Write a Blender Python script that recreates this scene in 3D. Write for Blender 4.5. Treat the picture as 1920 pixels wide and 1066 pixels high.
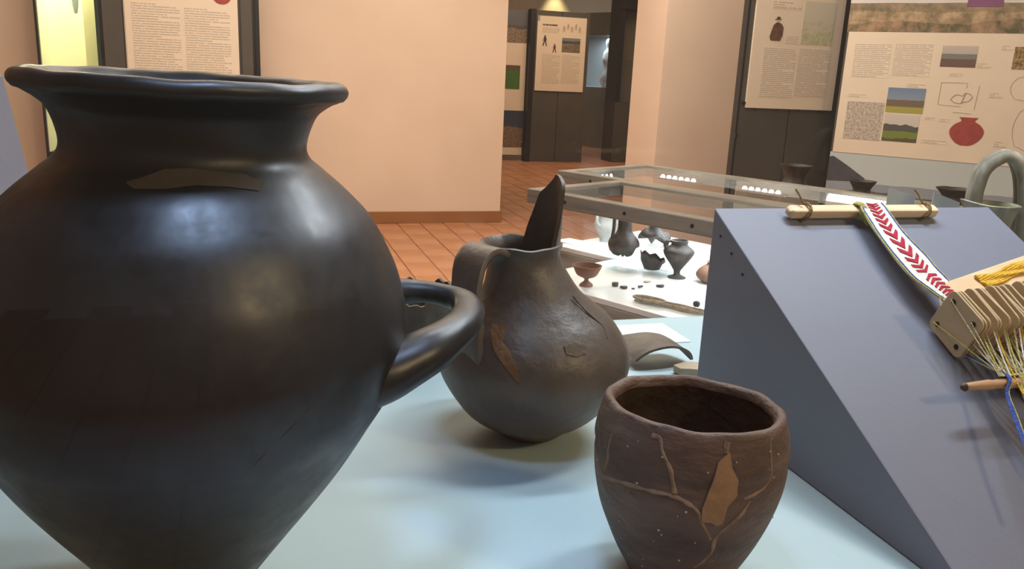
import bpy, math, random
from mathutils import Vector, Matrix, noise

random.seed(7)
for o in list(bpy.data.objects):
    bpy.data.objects.remove(o, do_unlink=True)
scene = bpy.context.scene
COL = scene.collection
PI = math.pi

# ------------------------------------------------------------------ camera
PITCH, ROLL, PSI = math.radians(14.3), math.radians(2.65), math.radians(17.64)
fw = Vector((math.sin(PSI) * math.cos(PITCH), math.cos(PSI) * math.cos(PITCH), -math.sin(PITCH)))
rt0 = Vector((math.cos(PSI), -math.sin(PSI), 0))
up0 = rt0.cross(fw)
rt = rt0 * math.cos(ROLL) + up0 * math.sin(ROLL)
up = up0 * math.cos(ROLL) - rt0 * math.sin(ROLL)
cd = bpy.data.cameras.new('camera')
cd.sensor_width = 36.0
cd.lens = 1560.0 / 1920.0 * 36.0
cd.clip_start = 0.02
cam = bpy.data.objects.new('camera', cd)
COL.objects.link(cam)
cam.matrix_world = Matrix(((rt.x, up.x, -fw.x, 0), (rt.y, up.y, -fw.y, 0), (rt.z, up.z, -fw.z, 1.30), (0, 0, 0, 1)))
scene.camera = cam

# ------------------------------------------------------------------ world, exposure
w = bpy.data.worlds.new('world')
scene.world = w
w.use_nodes = True
w.node_tree.nodes['Background'].inputs[0].default_value = (1.0, 0.86, 0.72, 1)
w.node_tree.nodes['Background'].inputs[1].default_value = 0.25
vs = scene.view_settings
vs.view_transform = 'Standard'
vs.look = 'None'
vs.exposure = 0.0
vs.gamma = 1.0
vs.use_curve_mapping = False
scene.cycles.transparent_max_bounces = 48
scene.cycles.max_bounces = 10


# ------------------------------------------------------------------ large lights
def area(name, loc, target, sx, sy, power, color, spread=PI):
    d = bpy.data.lights.new(name, 'AREA')
    d.shape = 'RECTANGLE'
    d.size, d.size_y = sx, sy
    d.energy = power
    d.color = color
    d.spread = spread
    o = bpy.data.objects.new(name, d)
    COL.objects.link(o)
    o.location = loc
    o.rotation_euler = (Vector(target) - Vector(loc)).to_track_quat('-Z', 'Y').to_euler()
    return o


WARM = (1.0, 0.85, 0.68)
COOL = (0.72, 0.88, 1.0)
area('ceiling_light_hall', (0.6, 4.0, 3.15), (0.6, 4.0, 0), 2.6, 2.6, 84, WARM)
area('ceiling_light_wall', (-0.2, 5.2, 3.12), (-0.2, 6.6, 1.2), 4.6, 0.5, 47, WARM)
area('ceiling_light_entrance', (2.2, -1.7, 3.1), (0.6, 0.8, 1.0), 0.3, 0.3, 44, (1.0, 0.74, 0.38))
area('ceiling_light_far_room', (4.3, 10.2, 3.1), (4.3, 10.4, 0), 2.0, 2.0, 66, (1.0, .72, .46))
area('ceiling_light_panels', (2.3, 2.6, 3.1), (3.3, 4.0, 1.2), 0.8, 0.8, 16, WARM)
area('pillar_fill_light', (2.0, 4.3, 3.12), (3.2, 5.6, 1.2), 0.6, 0.6, 34, WARM)  # added fill to brighten the pillar wall, no known fixture there


# ------------------------------------------------------------------ helpers
def catmull(P, n=8):
    P = [tuple(map(float, p)) for p in P]
    k = len(P[0])
    Q = [tuple(2 * P[0][i] - P[1][i] for i in range(k))] + P + [tuple(2 * P[-1][i] - P[-2][i] for i in range(k))]
    out = []
    for i in range(1, len(Q) - 2):
        a, b, c, d = Q[i - 1:i + 3]
        for s in range(n):
            t = s / n
            out.append(tuple(.5 * (2 * b[j] + (c[j] - a[j]) * t + (2 * a[j] - 5 * b[j] + 4 * c[j] - d[j]) * t * t
                                   + (3 * b[j] - a[j] - 3 * c[j] + d[j]) * t ** 3) for j in range(k)))
    out.append(P[-1])
    return out


class MB:
    def __init__(self):
        self.v, self.f = [], []

    def add(self, verts, faces):
        n = len(self.v)
        self.v += [tuple(p) for p in verts]
        self.f += [tuple(i + n for i in f) for f in faces]
        return self

    def box(self, x0, x1, y0, y1, z0, z1):
        return self.add([(x0, y0, z0), (x1, y0, z0), (x1, y1, z0), (x0, y1, z0),
                         (x0, y0, z1), (x1, y0, z1), (x1, y1, z1), (x0, y1, z1)],
                        [(0, 3, 2, 1), (4, 5, 6, 7), (0, 1, 5, 4), (1, 2, 6, 5), (2, 3, 7, 6), (3, 0, 4, 7)])

    def prism(self, poly, y0, y1):
        """polygon in x,z extruded along y (front = y0)"""
        n = len(poly)
        vs_ = [(x, y0, z) for x, z in poly] + [(x, y1, z) for x, z in poly]
        fs = [tuple(range(n)), tuple(range(2 * n - 1, n - 1, -1))]
        fs += [(i, i + n, (i + 1) % n + n, (i + 1) % n) for i in range(n)]
        return self.add(vs_, fs)

    def slab(self, poly, z0, z1):
        """polygon in x,y extruded along z"""
        n = len(poly)
        vs_ = [(x, y, z0) for x, y in poly] + [(x, y, z1) for x, y in poly]
        fs = [tuple(range(n - 1, -1, -1)), tuple(range(n, 2 * n))]
        fs += [(i, (i + 1) % n, (i + 1) % n + n, i + n) for i in range(n)]
        return self.add(vs_, fs)

    def lathe(self, prof, seg=64, fn=None):
        """prof: list of (r,z), r=0 closes"""
        n = len(self.v)
        ring = []
        for r, z in prof:
            if r < 1e-6:
                ring.append([len(self.v)])
                self.v.append((0, 0, z))
            else:
                ids = []
                for k in range(seg):
                    a = 2 * PI * k / seg
                    p = (r * math.cos(a), r * math.sin(a), z)
                    if fn:
                        p = fn(p, a, r, z)
                    ids.append(len(self.v))
                    self.v.append(tuple(p))
                ring.append(ids)
        for A, B in zip(ring[:-1], ring[1:]):
            for k in range(seg):
                k2 = (k + 1) % seg
                if len(A) == 1 and len(B) == 1:
                    continue
                if len(A) == 1:
                    self.f.append((A[0], B[k2], B[k]))
                elif len(B) == 1:
                    self.f.append((A[k], A[k2], B[0]))
                else:
                    self.f.append((A[k], A[k2], B[k2], B[k]))
        return self

    def tube(self, path, rad, seg=10, caps=True, flat=1.0, upv=None):
        P = [Vector(p[:3]) for p in path]
        R = [p[3] for p in path] if len(path[0]) > 3 else ([rad] * len(P) if not isinstance(rad, (list, tuple)) else rad)
        n0 = len(self.v)
        t = (P[1] - P[0]).normalized()
        ref = Vector(upv) if upv else (Vector((0, 0, 1)) if abs(t.z) < .9 else Vector((1, 0, 0)))
        nrm = (ref - t * ref.dot(t)).normalized()
        for i, p in enumerate(P):
            if i == 0:
                t = (P[1] - P[0])
            elif i == len(P) - 1:
                t = (P[-1] - P[-2])
            else:
                t = P[i + 1] - P[i - 1]
            t.normalize()
            nrm = (nrm - t * nrm.dot(t)).normalized()
            b = t.cross(nrm)
            for k in range(seg):
                a = 2 * PI * k / seg
                self.v.append(tuple(p + nrm * (R[i] * flat * math.cos(a)) + b * (R[i] * math.sin(a))))
        for i in range(len(P) - 1):
            for k in range(seg):
                a, b_ = n0 + i * seg + k, n0 + i * seg + (k + 1) % seg
                self.f.append((a, b_, b_ + seg, a + seg))
        if caps:
            self.f.append(tuple(n0 + k for k in range(seg - 1, -1, -1)))
            m = n0 + (len(P) - 1) * seg
            self.f.append(tuple(m + k for k in range(seg)))
        return self

    def noise(self, amp, scale, seed=0.0):
        off = Vector((seed, seed * 1.7, -seed))
        self.v = [tuple(Vector(p) + noise.noise_vector(Vector(p) * scale + off) * amp) for p in self.v]
        return self

    def build(self, name, mat, parent=None, smooth=True, bevel=0, angle=40, segs=2, loc=None, rotz=0):
        m = bpy.data.meshes.new(name)
        m.from_pydata(self.v, [], self.f)
        m.update()
        if smooth:
            m.polygons.foreach_set('use_smooth', [True] * len(m.polygons))
            m.set_sharp_from_angle(angle=math.radians(angle))
        m.materials.append(mat)
        o = bpy.data.objects.new(name, m)
        COL.objects.link(o)
        if parent:
            o.parent = parent
        if loc:
            o.location = loc
        o.rotation_euler.z = rotz
        if bevel:
            b = o.modifiers.new('bevel', 'BEVEL')
            b.width = bevel
            b.segments = segs
            b.limit_method = 'ANGLE'
        return o


def tag(o, label=None, cat=None, group=None, kind=None):
    if label:
        o['label'] = label
    if cat:
        o['category'] = cat
    if group:
        o['group'] = group
    if kind:
        o['kind'] = kind
    return o


def thing(name, label, cat, loc=(0, 0, 0), rotz=0, group=None, kind=None):
    o = bpy.data.objects.new(name, None)
    o.empty_display_size = .05
    COL.objects.link(o)
    o.location = loc
    o.rotation_euler = (0, 0, rotz)
    return tag(o, label, cat, group, kind)


# ------------------------------------------------------------------ materials
def nt(name):
    m = bpy.data.materials.new(name)
    m.use_nodes = True
    t = m.node_tree
    return m, t, t.nodes['Principled BSDF']


def c4(c):
    return (c[0], c[1], c[2], 1)


def srgb(r, g, b):
    f = lambda v: (v / 255 / 12.92) if v / 255 <= .04045 else ((v / 255 + .055) / 1.055) ** 2.4
    return (f(r), f(g), f(b))


def ramp(t, fac, stops, interp='LINEAR'):
    n = t.nodes.new('ShaderNodeValToRGB')
    n.color_ramp.interpolation = interp
    e = n.color_ramp.elements
    while len(e) < len(stops):
        e.new(.5)
    for k, (p, c) in enumerate(stops):
        e[k].position = p
        e[k].color = c4(c)
    t.links.new(fac, n.inputs[0])
    return n.outputs[0]


def noise_tex(t, scale, detail=4, coord=None, rough=.55, vscale=None):
    n = t.nodes.new('ShaderNodeTexNoise')
    n.inputs['Scale'].default_value = scale
    n.inputs['Detail'].default_value = detail
    n.inputs['Roughness'].default_value = rough
    tc = t.nodes.new('ShaderNodeTexCoord')
    src = tc.outputs[coord or 'Object']
    if vscale:
        mp = t.nodes.new('ShaderNodeMapping')
        mp.inputs['Scale'].default_value = vscale
        t.links.new(src, mp.inputs[0])
        src = mp.outputs[0]
    t.links.new(src, n.inputs['Vector'])
    return n.outputs['Fac']


def pmat(name, cols, rough=.5, scale=8, bump=0.0, bscale=60, spec=.5, vscale=None, lo=.35, hi=.65, coat=0, metallic=0, detail=5):
    m, t, b = nt(name)
    if len(cols) == 1:
        b.inputs['Base Color'].default_value = c4(cols[0])
    else:
        f = noise_tex(t, scale, detail, vscale=vscale)
        n = len(cols)
        st = [(lo + (hi - lo) * i / (n - 1), c) for i, c in enumerate(cols)]
        t.links.new(ramp(t, f, st), b.inputs['Base Color'])
    b.inputs['Roughness'].default_value = rough
    b.inputs['Specular IOR Level'].default_value = spec
    b.inputs['Metallic'].default_value = metallic
    if coat:
        b.inputs['Coat Weight'].default_value = coat
        b.inputs['Coat Roughness'].default_value = .3
    if bump:
        bn = t.nodes.new('ShaderNodeBump')
        bn.inputs['Strength'].default_value = bump
        bn.inputs['Distance'].default_value = .01
        t.links.new(noise_tex(t, bscale, 4, vscale=vscale), bn.inputs['Height'])
        t.links.new(bn.outputs[0], b.inputs['Normal'])
    return m


def glass_mat(name, tint=(1, 1, 1), rough=0.0, ior=1.45):
    m = bpy.data.materials.new(name)
    m.use_nodes = True
    t = m.node_tree
    t.nodes.clear()
    out = t.nodes.new('ShaderNodeOutputMaterial')
    mix = t.nodes.new('ShaderNodeMixShader')
    tr = t.nodes.new('ShaderNodeBsdfTransparent')
    gl = t.nodes.new('ShaderNodeBsdfGlossy')
    fr = t.nodes.new('ShaderNodeFresnel')
    fr.inputs[0].default_value = ior
    # thin pane: use the outer index on both faces
    tr.inputs[0].default_value = c4(tint)
    gl.inputs['Roughness'].default_value = rough
    geo = t.nodes.new('ShaderNodeNewGeometry')
    inv = t.nodes.new('ShaderNodeMath')
    inv.operation = 'SUBTRACT'
    inv.inputs[0].default_value = 1
    t.links.new(geo.outputs['Backfacing'], inv.inputs[1])
    mul = t.nodes.new('ShaderNodeMath')
    mul.operation = 'MULTIPLY'
    t.links.new(fr.outputs[0], mul.inputs[0])
    t.links.new(inv.outputs[0], mul.inputs[1])
    t.links.new(mul.outputs[0], mix.inputs[0])
    t.links.new(tr.outputs[0], mix.inputs[1])
    t.links.new(gl.outputs[0], mix.inputs[2])
    t.links.new(mix.outputs[0], out.inputs[0])
    return m


def emit_mat(name, col, s):
    m, t, b = nt(name)
    b.inputs['Base Color'].default_value = c4(col)
    b.inputs['Emission Color'].default_value = c4(col)
    b.inputs['Emission Strength'].default_value = s
    return m


def math_node(t, op, a, b=None):
    n = t.nodes.new('ShaderNodeMath')
    n.operation = op
    for i, x in enumerate((a, b)):
        if x is None:
            continue
        if isinstance(x, (int, float)):
            n.inputs[i].default_value = x
        else:
            t.links.new(x, n.inputs[i])
    return n.outputs[0]


def text_mat(name, lines, chars, paper, ink, seed=0.0):
    """greeked print: rows of illegible words, on the block's own generated coordinates"""
    m, t, b = nt(name)
    tc = t.nodes.new('ShaderNodeTexCoord')
    sp = t.nodes.new('ShaderNodeSeparateXYZ')
    t.links.new(tc.outputs['Generated'], sp.inputs[0])
    x, z = sp.outputs['X'], sp.outputs['Z']
    zr = math_node(t, 'MULTIPLY', z, lines)
    row = math_node(t, 'FLOOR', zr)
    fr = math_node(t, 'FRACT', zr)
    band = math_node(t, 'MULTIPLY', math_node(t, 'GREATER_THAN', fr, .22), math_node(t, 'LESS_THAN', fr, .72))
    cv = t.nodes.new('ShaderNodeCombineXYZ')
    t.links.new(math_node(t, 'MULTIPLY', x, chars), cv.inputs[0])
    t.links.new(math_node(t, 'MULTIPLY_ADD', row, 7.31), cv.inputs[1])
    cv.inputs[2].default_value = seed
    nz = t.nodes.new('ShaderNodeTexNoise')
    nz.inputs['Scale'].default_value = 1.0
    nz.inputs['Detail'].default_value = 3
    t.links.new(cv.outputs[0], nz.inputs['Vector'])
    word = math_node(t, 'GREATER_THAN', nz.outputs['Fac'], .40)
    wn = t.nodes.new('ShaderNodeTexWhiteNoise')
    wn.noise_dimensions = '1D'
    t.links.new(math_node(t, 'ADD', row, seed), wn.inputs['W'])
    end = math_node(t, 'SUBTRACT', 1.0, math_node(t, 'MULTIPLY', math_node(t, 'POWER', wn.outputs[0], 9), .6))
    fac = math_node(t, 'MULTIPLY', math_node(t, 'MULTIPLY', band, word), math_node(t, 'LESS_THAN', x, end))
    mx = t.nodes.new('ShaderNodeMix')
    mx.data_type = 'RGBA'
    t.links.new(fac, mx.inputs['Factor'])
    mx.inputs['A'].default_value = c4(paper)
    mx.inputs['B'].default_value = c4(ink)
    t.links.new(mx.outputs['Result'], b.inputs['Base Color'])
    b.inputs['Roughness'].default_value = .6
    return m


def land_mat(name, sky, layers, seed=0.0, nscale=30, asp=1.5):
    """printed landscape: layers of (base height, amplitude, frequency, colour, colour), back to front"""
    m, t, b = nt(name)
    tc = t.nodes.new('ShaderNodeTexCoord')
    sp = t.nodes.new('ShaderNodeSeparateXYZ')
    t.links.new(tc.outputs['Generated'], sp.inputs[0])
    x, z = sp.outputs['X'], sp.outputs['Z']
    col = ramp(t, z, [(0, sky[1]), (1, sky[0])])
    for i, (h, amp, frq, ca, cb) in enumerate(layers):
        cv = t.nodes.new('ShaderNodeCombineXYZ')
        t.links.new(math_node(t, 'MULTIPLY', x, frq), cv.inputs[0])
        cv.inputs[1].default_value = seed + i * 3.7
        nz = t.nodes.new('ShaderNodeTexNoise')
        nz.inputs['Scale'].default_value = 1.0
        nz.inputs['Detail'].default_value = 4
        t.links.new(cv.outputs[0], nz.inputs['Vector'])
        hh = math_node(t, 'ADD', math_node(t, 'MULTIPLY', math_node(t, 'SUBTRACT', nz.outputs['Fac'], .5), amp), h)
        fac = math_node(t, 'LESS_THAN', z, hh)
        f2 = noise_tex(t, nscale, 6, 'Generated', .68, (asp, 1, 1))
        lc = ramp(t, f2, [(.38, ca), (.62, cb)])
        mx = t.nodes.new('ShaderNodeMix')
        mx.data_type = 'RGBA'
        t.links.new(fac, mx.inputs['Factor'])
        t.links.new(col, mx.inputs['A'])
        t.links.new(lc, mx.inputs['B'])
        col = mx.outputs['Result']
    t.links.new(col, b.inputs['Base Color'])
    b.inputs['Roughness'].default_value = .5
    return m


WALL = pmat('wall_paint', [(.72, .585, .475), (.77, .635, .52)], .9, 1.5, .06, 120, .2)
WALLP = pmat('wall_paint_cream', [(.84, .76, .60), (.88, .80, .66)], .9, 1.5, .06, 120, .2)
CEIL = pmat('ceiling_paint', [(.85, .80, .72)], .9)
TILE = pmat('terracotta_tile', [(.41, .185, .088), (.48, .225, .115), (.53, .26, .14)], .42, 2.2, .05, 40, .5)
GROUT = pmat('pale_grout', [(.60, .40, .27), (.66, .45, .31)], .8, 20)
SKIRT = pmat('brown_skirting', [(.26, .11, .035), (.34, .15, .05)], .5, 3, vscale=(.4, 1, 1))
DARKP = pmat('dark_grey_panel', [(.066, .062, .055), (.082, .076, .067)], .55, 3, .03, 90)
DARKM = pmat('black_metal_frame', [(.018, .018, .020)], .35)
GREYP = pmat('mid_grey_panel', [(.24, .25, .25), (.28, .29, .29)], .6, 2)
PAPER = pmat('poster_paper', [(.75, .67, .56), (.79, .71, .59)], .55, 3)
FRAMEW = pmat('grey_wood_frame', [(.20, .19, .165), (.27, .26, .22), (.32, .30, .26)], .55, 5, .08, 40, vscale=(1, 1, 9))
GLASS = glass_mat('clear_glass')
GLASSG = glass_mat('green_edge_glass', (.95, .99, .98))
ACRYL = glass_mat('clear_acrylic', (.90, .95, .96))
CASEFLOOR = pmat('white_case_floor', [(.80, .86, .86), (.84, .89, .89)], .22, 4)
BLUEBOARD = pmat('pale_blue_board', [(.36, .485, .515), (.40, .525, .555)], .55, 1.2, .02, 200, .3)
WEDGEM = pmat('slate_blue_paint', [(.155, .168, .218), (.172, .186, .240)], .55, 4, .03, 160, .35)
BLACKC = pmat('black_burnished_clay', [(.005, .005, .005), (.009, .009, .009), (.014, .012, .010)], .40, 9, .04, 30, .5, lo=.3, hi=.7)
for mm_, lo_, hi_ in ((BLACKC, .34, .50),):
    tt_ = mm_.node_tree
    rn = noise_tex(tt_, 38, 6, rough=.7)
    mr = tt_.nodes.new('ShaderNodeMapRange')
    mr.inputs['From Min'].default_value = .35
    mr.inputs['From Max'].default_value = .65
    mr.inputs['To Min'].default_value = lo_
    mr.inputs['To Max'].default_value = hi_
    tt_.links.new(rn, mr.inputs['Value'])
    tt_.links.new(mr.outputs[0], tt_.nodes['Principled BSDF'].inputs['Roughness'])
REPAIR = pmat('dull_grey_brown_plaster', [(.045, .038, .031), (.065, .055, .045)], .75, 12, .15, 80, .2)
BROWNB = pmat('dark_brown_clay', [(.050, .040, .032), (.088, .068, .053), (.125, .096, .074)], .45, 10, .16, 60, .45, lo=.25, hi=.75)
TANPATCH = pmat('tan_plaster', [(.115, .060, .030), (.15, .082, .042)], .75, 30, .2, 120, .2)
CUPC = pmat('brown_coarse_clay', [(.040, .021, .013), (.100, .058, .038), (.175, .112, .080)], .6, 11, .35, 60, .35, vscale=(1, 1, 2.2), lo=.28, hi=.70)
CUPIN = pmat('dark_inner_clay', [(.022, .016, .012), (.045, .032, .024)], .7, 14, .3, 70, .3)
CUPPATCH = pmat('ochre_repair_plaster', [(.26, .14, .065), (.31, .17, .085)], .7, 30, .2, 150, .2)
CRACK = pmat('light_crack_filler', [(.19, .115, .07), (.27, .17, .11)], .75, 60, .3, 200, .2)
GRIT = pmat('pale_grit', [(.42, .34, .27)], .7)
ORANGEC = pmat('orange_clay', [(.19, .085, .045), (.27, .125, .068)], .65, 18, .1, 80)
DKCLAY = pmat('dark_grey_clay', [(.030, .028, .025), (.065, .056, .048)], .55, 25, .2, 80)
GREYCLAY = pmat('pale_grey_clay', [(.30, .31, .29), (.40, .41, .38)], .6, 25, .2, 80)
HORNC = pmat('grey_green_clay', [(.075, .066, .045), (.17, .155, .115), (.34, .325, .27)], .6, 22, .2, 60, vscale=(1, 1, .4))
HORNIN = pmat('greenish_inner_clay', [(.25, .27, .15), (.33, .35, .22)], .6, 20, .1, 60)
BUFF = pmat('buff_clay', [(.36, .28, .19), (.45, .36, .26)], .7, 30, .2, 80)
STRAW = pmat('straw_rope', [(.30, .24, .15), (.48, .41, .29)], .8, 120, .4, 300, .2)
WOODL = pmat('pale_turned_wood', [(.62, .44, .26), (.74, .56, .36)], .5, 10, .05, 60, vscale=(.5, 6, 6))
WOODT = pmat('tablet_wood', [(.48, .355, .20), (.56, .42, .25)], .6, 14, .04, 80)
WOODS = pmat('brown_stick_wood', [(.36, .20, .10), (.48, .29, .16)], .5, 12, .05, 60, vscale=(.5, 6, 6))
WHITEY = pmat('white_yarn', [(.72, .70, .64), (.84, .82, .77)], .85, 200, .5, 500, .2)
REDY = pmat('red_yarn', [(.36, .018, .045), (.46, .03, .07)], .85, 200, .5, 500, .2)
BLUEY = pmat('blue_yarn', [(.05, .09, .34), (.08, .14, .46)], .85, 200, .5, 500, .2)
YELY = pmat('yellow_yarn', [(.62, .36, .03), (.78, .50, .07)], .8, 200, .5, 500, .2)
LIMEY = pmat('lime_yarn', [(.42, .42, .10), (.56, .54, .18)], .85, 200, .5, 500, .2)
CREAMY = pmat('cream_yarn', [(.52, .44, .26), (.64, .55, .36)], .85, 200, .5, 500, .2)
CORDM = pmat('brown_cord', [(.19, .13, .05), (.27, .19, .08)], .85, 90, .5, 300, .2)
DKRED = pmat('dark_red_cloth', [(.10, .022, .016), (.16, .035, .025)], .85, 90, .4, 300, .2)
HOLE = pmat('hole_dark', [(.02, .014, .008)], .9)
SCREW = pmat('dark_screw', [(.03, .028, .025)], .5, metallic=.6)
CREAMLIT = pmat('cream_lining', [(.86, .82, .55)], .8)
CREAMLIT2 = pmat('straw_lining', [(.80, .74, .40)], .8)
GLINT = emit_mat('glint_white', (1, 1, 1), 16)  # emission for beads that imitate lamp reflections on the glass
GLINTTUBE = emit_mat('glint_tube_white', (1, 1, 1), 8)  # emission for the tube that imitates a bright reflection
INKRED = pmat('print_brick_red', [(.30, .045, .040), (.37, .065, .055)], .55, 40)
INKPUR = pmat('print_purple', [(.20, .075, .19), (.24, .10, .23)], .55, 10)
INKBROWN = pmat('print_sepia', [(.10, .05, .03), (.17, .085, .05)], .55, 40)
INKDARK = pmat('print_dark', [(.05, .04, .04)], .6)
INKGREY = pmat('print_grey', [(.42, .38, .33)], .6)
INKSKIN = pmat('print_skin', [(.55, .42, .32)], .6)
PAPERC = (.77, .69, .575)
INK = (.50, .45, .38)
TXT = {n: text_mat('print_text_%d_rows' % n, n, c, PAPERC, INK, s) for n, c, s in
       ((2, 16, 1.1), (3, 18, 2.3), (4, 20, 9.1), (18, 40, 3.9), (22, 40, 5.2), (26, 44, 6.6), (30, 50, 8.4))}


# ------------------------------------------------------------------ the room
def struct(name, mb, mat, **k):
    return tag(mb.build(name, mat, **k), kind='structure')


floor = struct('floor', MB().box(-6, 10, -4, 17, -.12, -.012), GROUT, smooth=False)
# terracotta tiles laid in staggered columns where the camera can tell them apart
tile_mb = MB().box(-.0965, .0965, -.1965, .1965, -.012, 0)
tile0 = None
cells = []
for i in range(-12, 24):
    for j in range(-6, 30):
        cx, cy = .97 + .2 * (i - .5), 5.35 + .4 * (j + (.5 if i % 2 else 0)) + .2
        cells.append((cx, cy))
near = [c for c in cells if 4.4 < c[1] < 10.5 and .55 + (c[1] - 5) * .02 < c[0] < 1.72 + (c[1] - 4.4) * .33]
near.sort(key=lambda c: c[1])
near = near[:290]
for cx, cy in near:
    if tile0 is None:
        tile0 = o = tile_mb.build('tile', TILE, floor, smooth=False, bevel=.002, segs=1)
    else:
        o = tile0.copy()
        COL.objects.link(o)
    o.location = (cx, cy, random.uniform(-.0012, .0006))
    o.rotation_euler = (random.uniform(-.002, .002), random.uniform(-.002, .002), 0)
ns = set(near)
rest = MB()
for cx in [.97 + .2 * (i - .5) for i in range(-34, 45)]:
    i = round((cx - .97) / .2 + .5)
    for j in range(-24, 29):
        cy = 5.35 + .4 * (j + (.5 if i % 2 else 0)) + .2
        if any(abs(cx - a) < .01 and abs(cy - b) < .01 for a, b in ns) or cy > 16.7:
            continue
        rest.box(cx - .0965, cx + .0965, cy - .1965, cy + .1965, -.012, -.0005)
tag(rest.build('tile_field', TILE, floor, smooth=False), kind='stuff')

struct('ceiling', MB().box(-6, 10, -4, 17, 3.2, 3.3), CEIL, smooth=False)
struct('wall_back', MB().box(-6, 2.09, 7.03, 7.33, 0, 3.2), WALL, smooth=False)
struct('baseboard_back', MB().box(-6, 2.104, 7.014, 7.03, 0, .10).box(2.09, 2.104, 7.03, 7.344, 0, .10), SKIRT, smooth=False, bevel=.003)
struct('wall_right', MB().box(2.84, 10, 5.6, 6.10, 0, 3.2), WALL, smooth=False)
struct('wall_far', MB().box(-6, 10, 15.6, 15.8, 0, 3.2), WALLP, smooth=False)
struct('wall_left', MB().box(-6.1, -6, -4, 15.6, 0, 3.2), WALL, smooth=False)


# ------------------------------------------------------------------ printed boards
def rect(name, parent, r, mat, y=-.0012, th=.0012):
    x0, z0, x1, z1 = r
    return MB().box(x0, x1, y, y + th, z0, z1).build(name, mat, parent, smooth=False)


def poly(name, parent, pts, mat, y=-.002, th=.002):
    return MB().prism(pts[::-1], y, y + th).build(name, mat, parent, smooth=False)


def potshape(x0, z0, x1, z1):
    cx, w, h = (x0 + x1) / 2, (x1 - x0) / 2, z1 - z0
    prof = [(.22, 0), (.55, .08), (.85, .25), (1, .45), (.93, .62), (.70, .76), (.45, .84), (.40, .90), (.56, 1.0)]
    prof = catmull(prof, 4)
    return [(cx + w * a, z0 + h * b) for a, b in prof] + [(cx - w * a, z0 + h * b) for a, b in prof[::-1]]


# --- tall dark partition with the text poster, right of the showcase tables
t = thing('display_partition', 'dark grey partition carrying a narrow text poster beside the landscape panel', 'partition', (2.798, 4.40, 0))
MB().box(-.04, .30, 0, .05, 0, 2.4).build('panel', DARKP, t, smooth=False, bevel=.003)
MB().box(.306, .72, 0, .05, 0, 2.4).build('panel', DARKP, t, smooth=False, bevel=.003)
MB().box(-.055, -.041, .0, .05, 0, 2.4).build('edge_strip', DARKM, t, smooth=False)
for zz in (1.18, 1.78):
    MB().box(-.035, -.012, -.012, 0, zz, zz + .012).build('clip', SCREW, t, smooth=False)
MB().box(-.055, -.043, -.014, 0, .98, 1.01).build('latch', SCREW, t, smooth=False)
p = thing('text_poster', 'cream poster with a man in a hat and two text columns on dark partition', 'poster', (2.798, 4.385, 0))
MB().box(-.011, .590, 0, .014, 1.159, 2.02).build('board', PAPER, p, smooth=False)
rect('text_column', p, (.069, 1.223, .291, 1.506), TXT[26])
rect('text_column', p, (.304, 1.235, .530, 1.512), TXT[26])
rect('intro_text', p, (.095, 1.725, .284, 1.766), TXT[3])
rect('caption', p, (.205, 1.534, .292, 1.576), TXT[4])
rect('map_print', p, (.307, 1.535, .528, 1.777),
     land_mat('print_pale_map', ((.62, .60, .50), (.58, .56, .44)), [(.55, .5, 3, (.50, .50, .38), (.64, .61, .52)), (.30, .5, 4, (.40, .44, .22), (.60, .58, .46))], 4.0, 9))
rect('heading_text', p, (.08, 1.79, .40, 1.84), TXT[2])
fx, fz = .092, 1.545
man = [(.012, 0), (.075, 0), (.088, .03), (.090, .075), (.075, .095), (.055, .102), (.035, .100), (.020, .085), (.010, .05), (.002, .02)]
poly('figure_print', p, [(fx + a, fz + b) for a, b in man], INKBROWN)
poly('face_print', p, [(fx + .040, fz + .099), (fx + .058, fz + .099), (fx + .060, fz + .118), (fx + .038, fz + .118)], INKSKIN)
poly('hat_print', p, [(fx + .028, fz + .115), (fx + .070, fz + .118), (fx + .070, fz + .122), (fx + .062, fz + .124), (fx + .060, fz + .134), (fx + .040, fz + .134), (fx + .037, fz + .122), (fx + .028, fz + .120)], INKBROWN)
for k in range(4):
    MB().lathe([(0, 0), (.004, 0), (.004, .012), (0, .012)], 10).build('peg', SCREW, p, loc=(.06 + k * .15, .006, 1.148))

# --- big landscape panel
ang = math.atan2(-.668, .55)
t = thing('landscape_panel', 'large panoramic photo panel with cream text sheet and printed red pot', 'panel', (3.291, 4.20, 0), ang)
MB().box(-.012, 1.75, 0, .04, .25, 2.35).build('board', DARKP, t, smooth=False)
sky = ((.46, .52, .56), (.40, .47, .50))
LANDLOW = land_mat('print_valley', ((.50, .60, .65), (.56, .64, .66)),
                   [(.66, .14, 3.2, (.26, .32, .40), (.29, .35, .42)), (.54, .16, 5.0, (.085, .105, .12), (.13, .15, .16)), (.45, .12, 10, (.11, .085, .07), (.26, .20, .17)), (.22, .2, 8, (.10, .075, .05), (.24, .16, .13))], 2.0, 9, 3.6)
LANDTOP = land_mat('print_hill_village', ((.62, .64, .66), (.66, .66, .66)),
                   [(.62, .10, 3, (.15, .14, .09), (.36, .27, .17)), (.45, .30, 6, (.20, .15, .085), (.52, .40, .26)), (.22, .5, 5, (.09, .10, .05), (.40, .26, .17))], 7.0, 3.2, 7)
rect('valley_print', t, (-.012, .45, 1.75, .93), LANDLOW)
rect('village_print', t, (-.012, 1.61, 1.75, 1.86), LANDTOP)
rect('sky_print', t, (-.012, 1.86, 1.75, 2.35), pmat('print_sky', [(.55, .58, .60)], .6))
poly('hill_print', t, [(-.012, .90), (.01, .905), (.09, .86), (.20, .79), (.20, .77), (-.012, .76)], pmat('print_dark_blue_hill', [(.055, .062, .085), (.075, .08, .10)], .6, 12), -.003)
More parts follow.
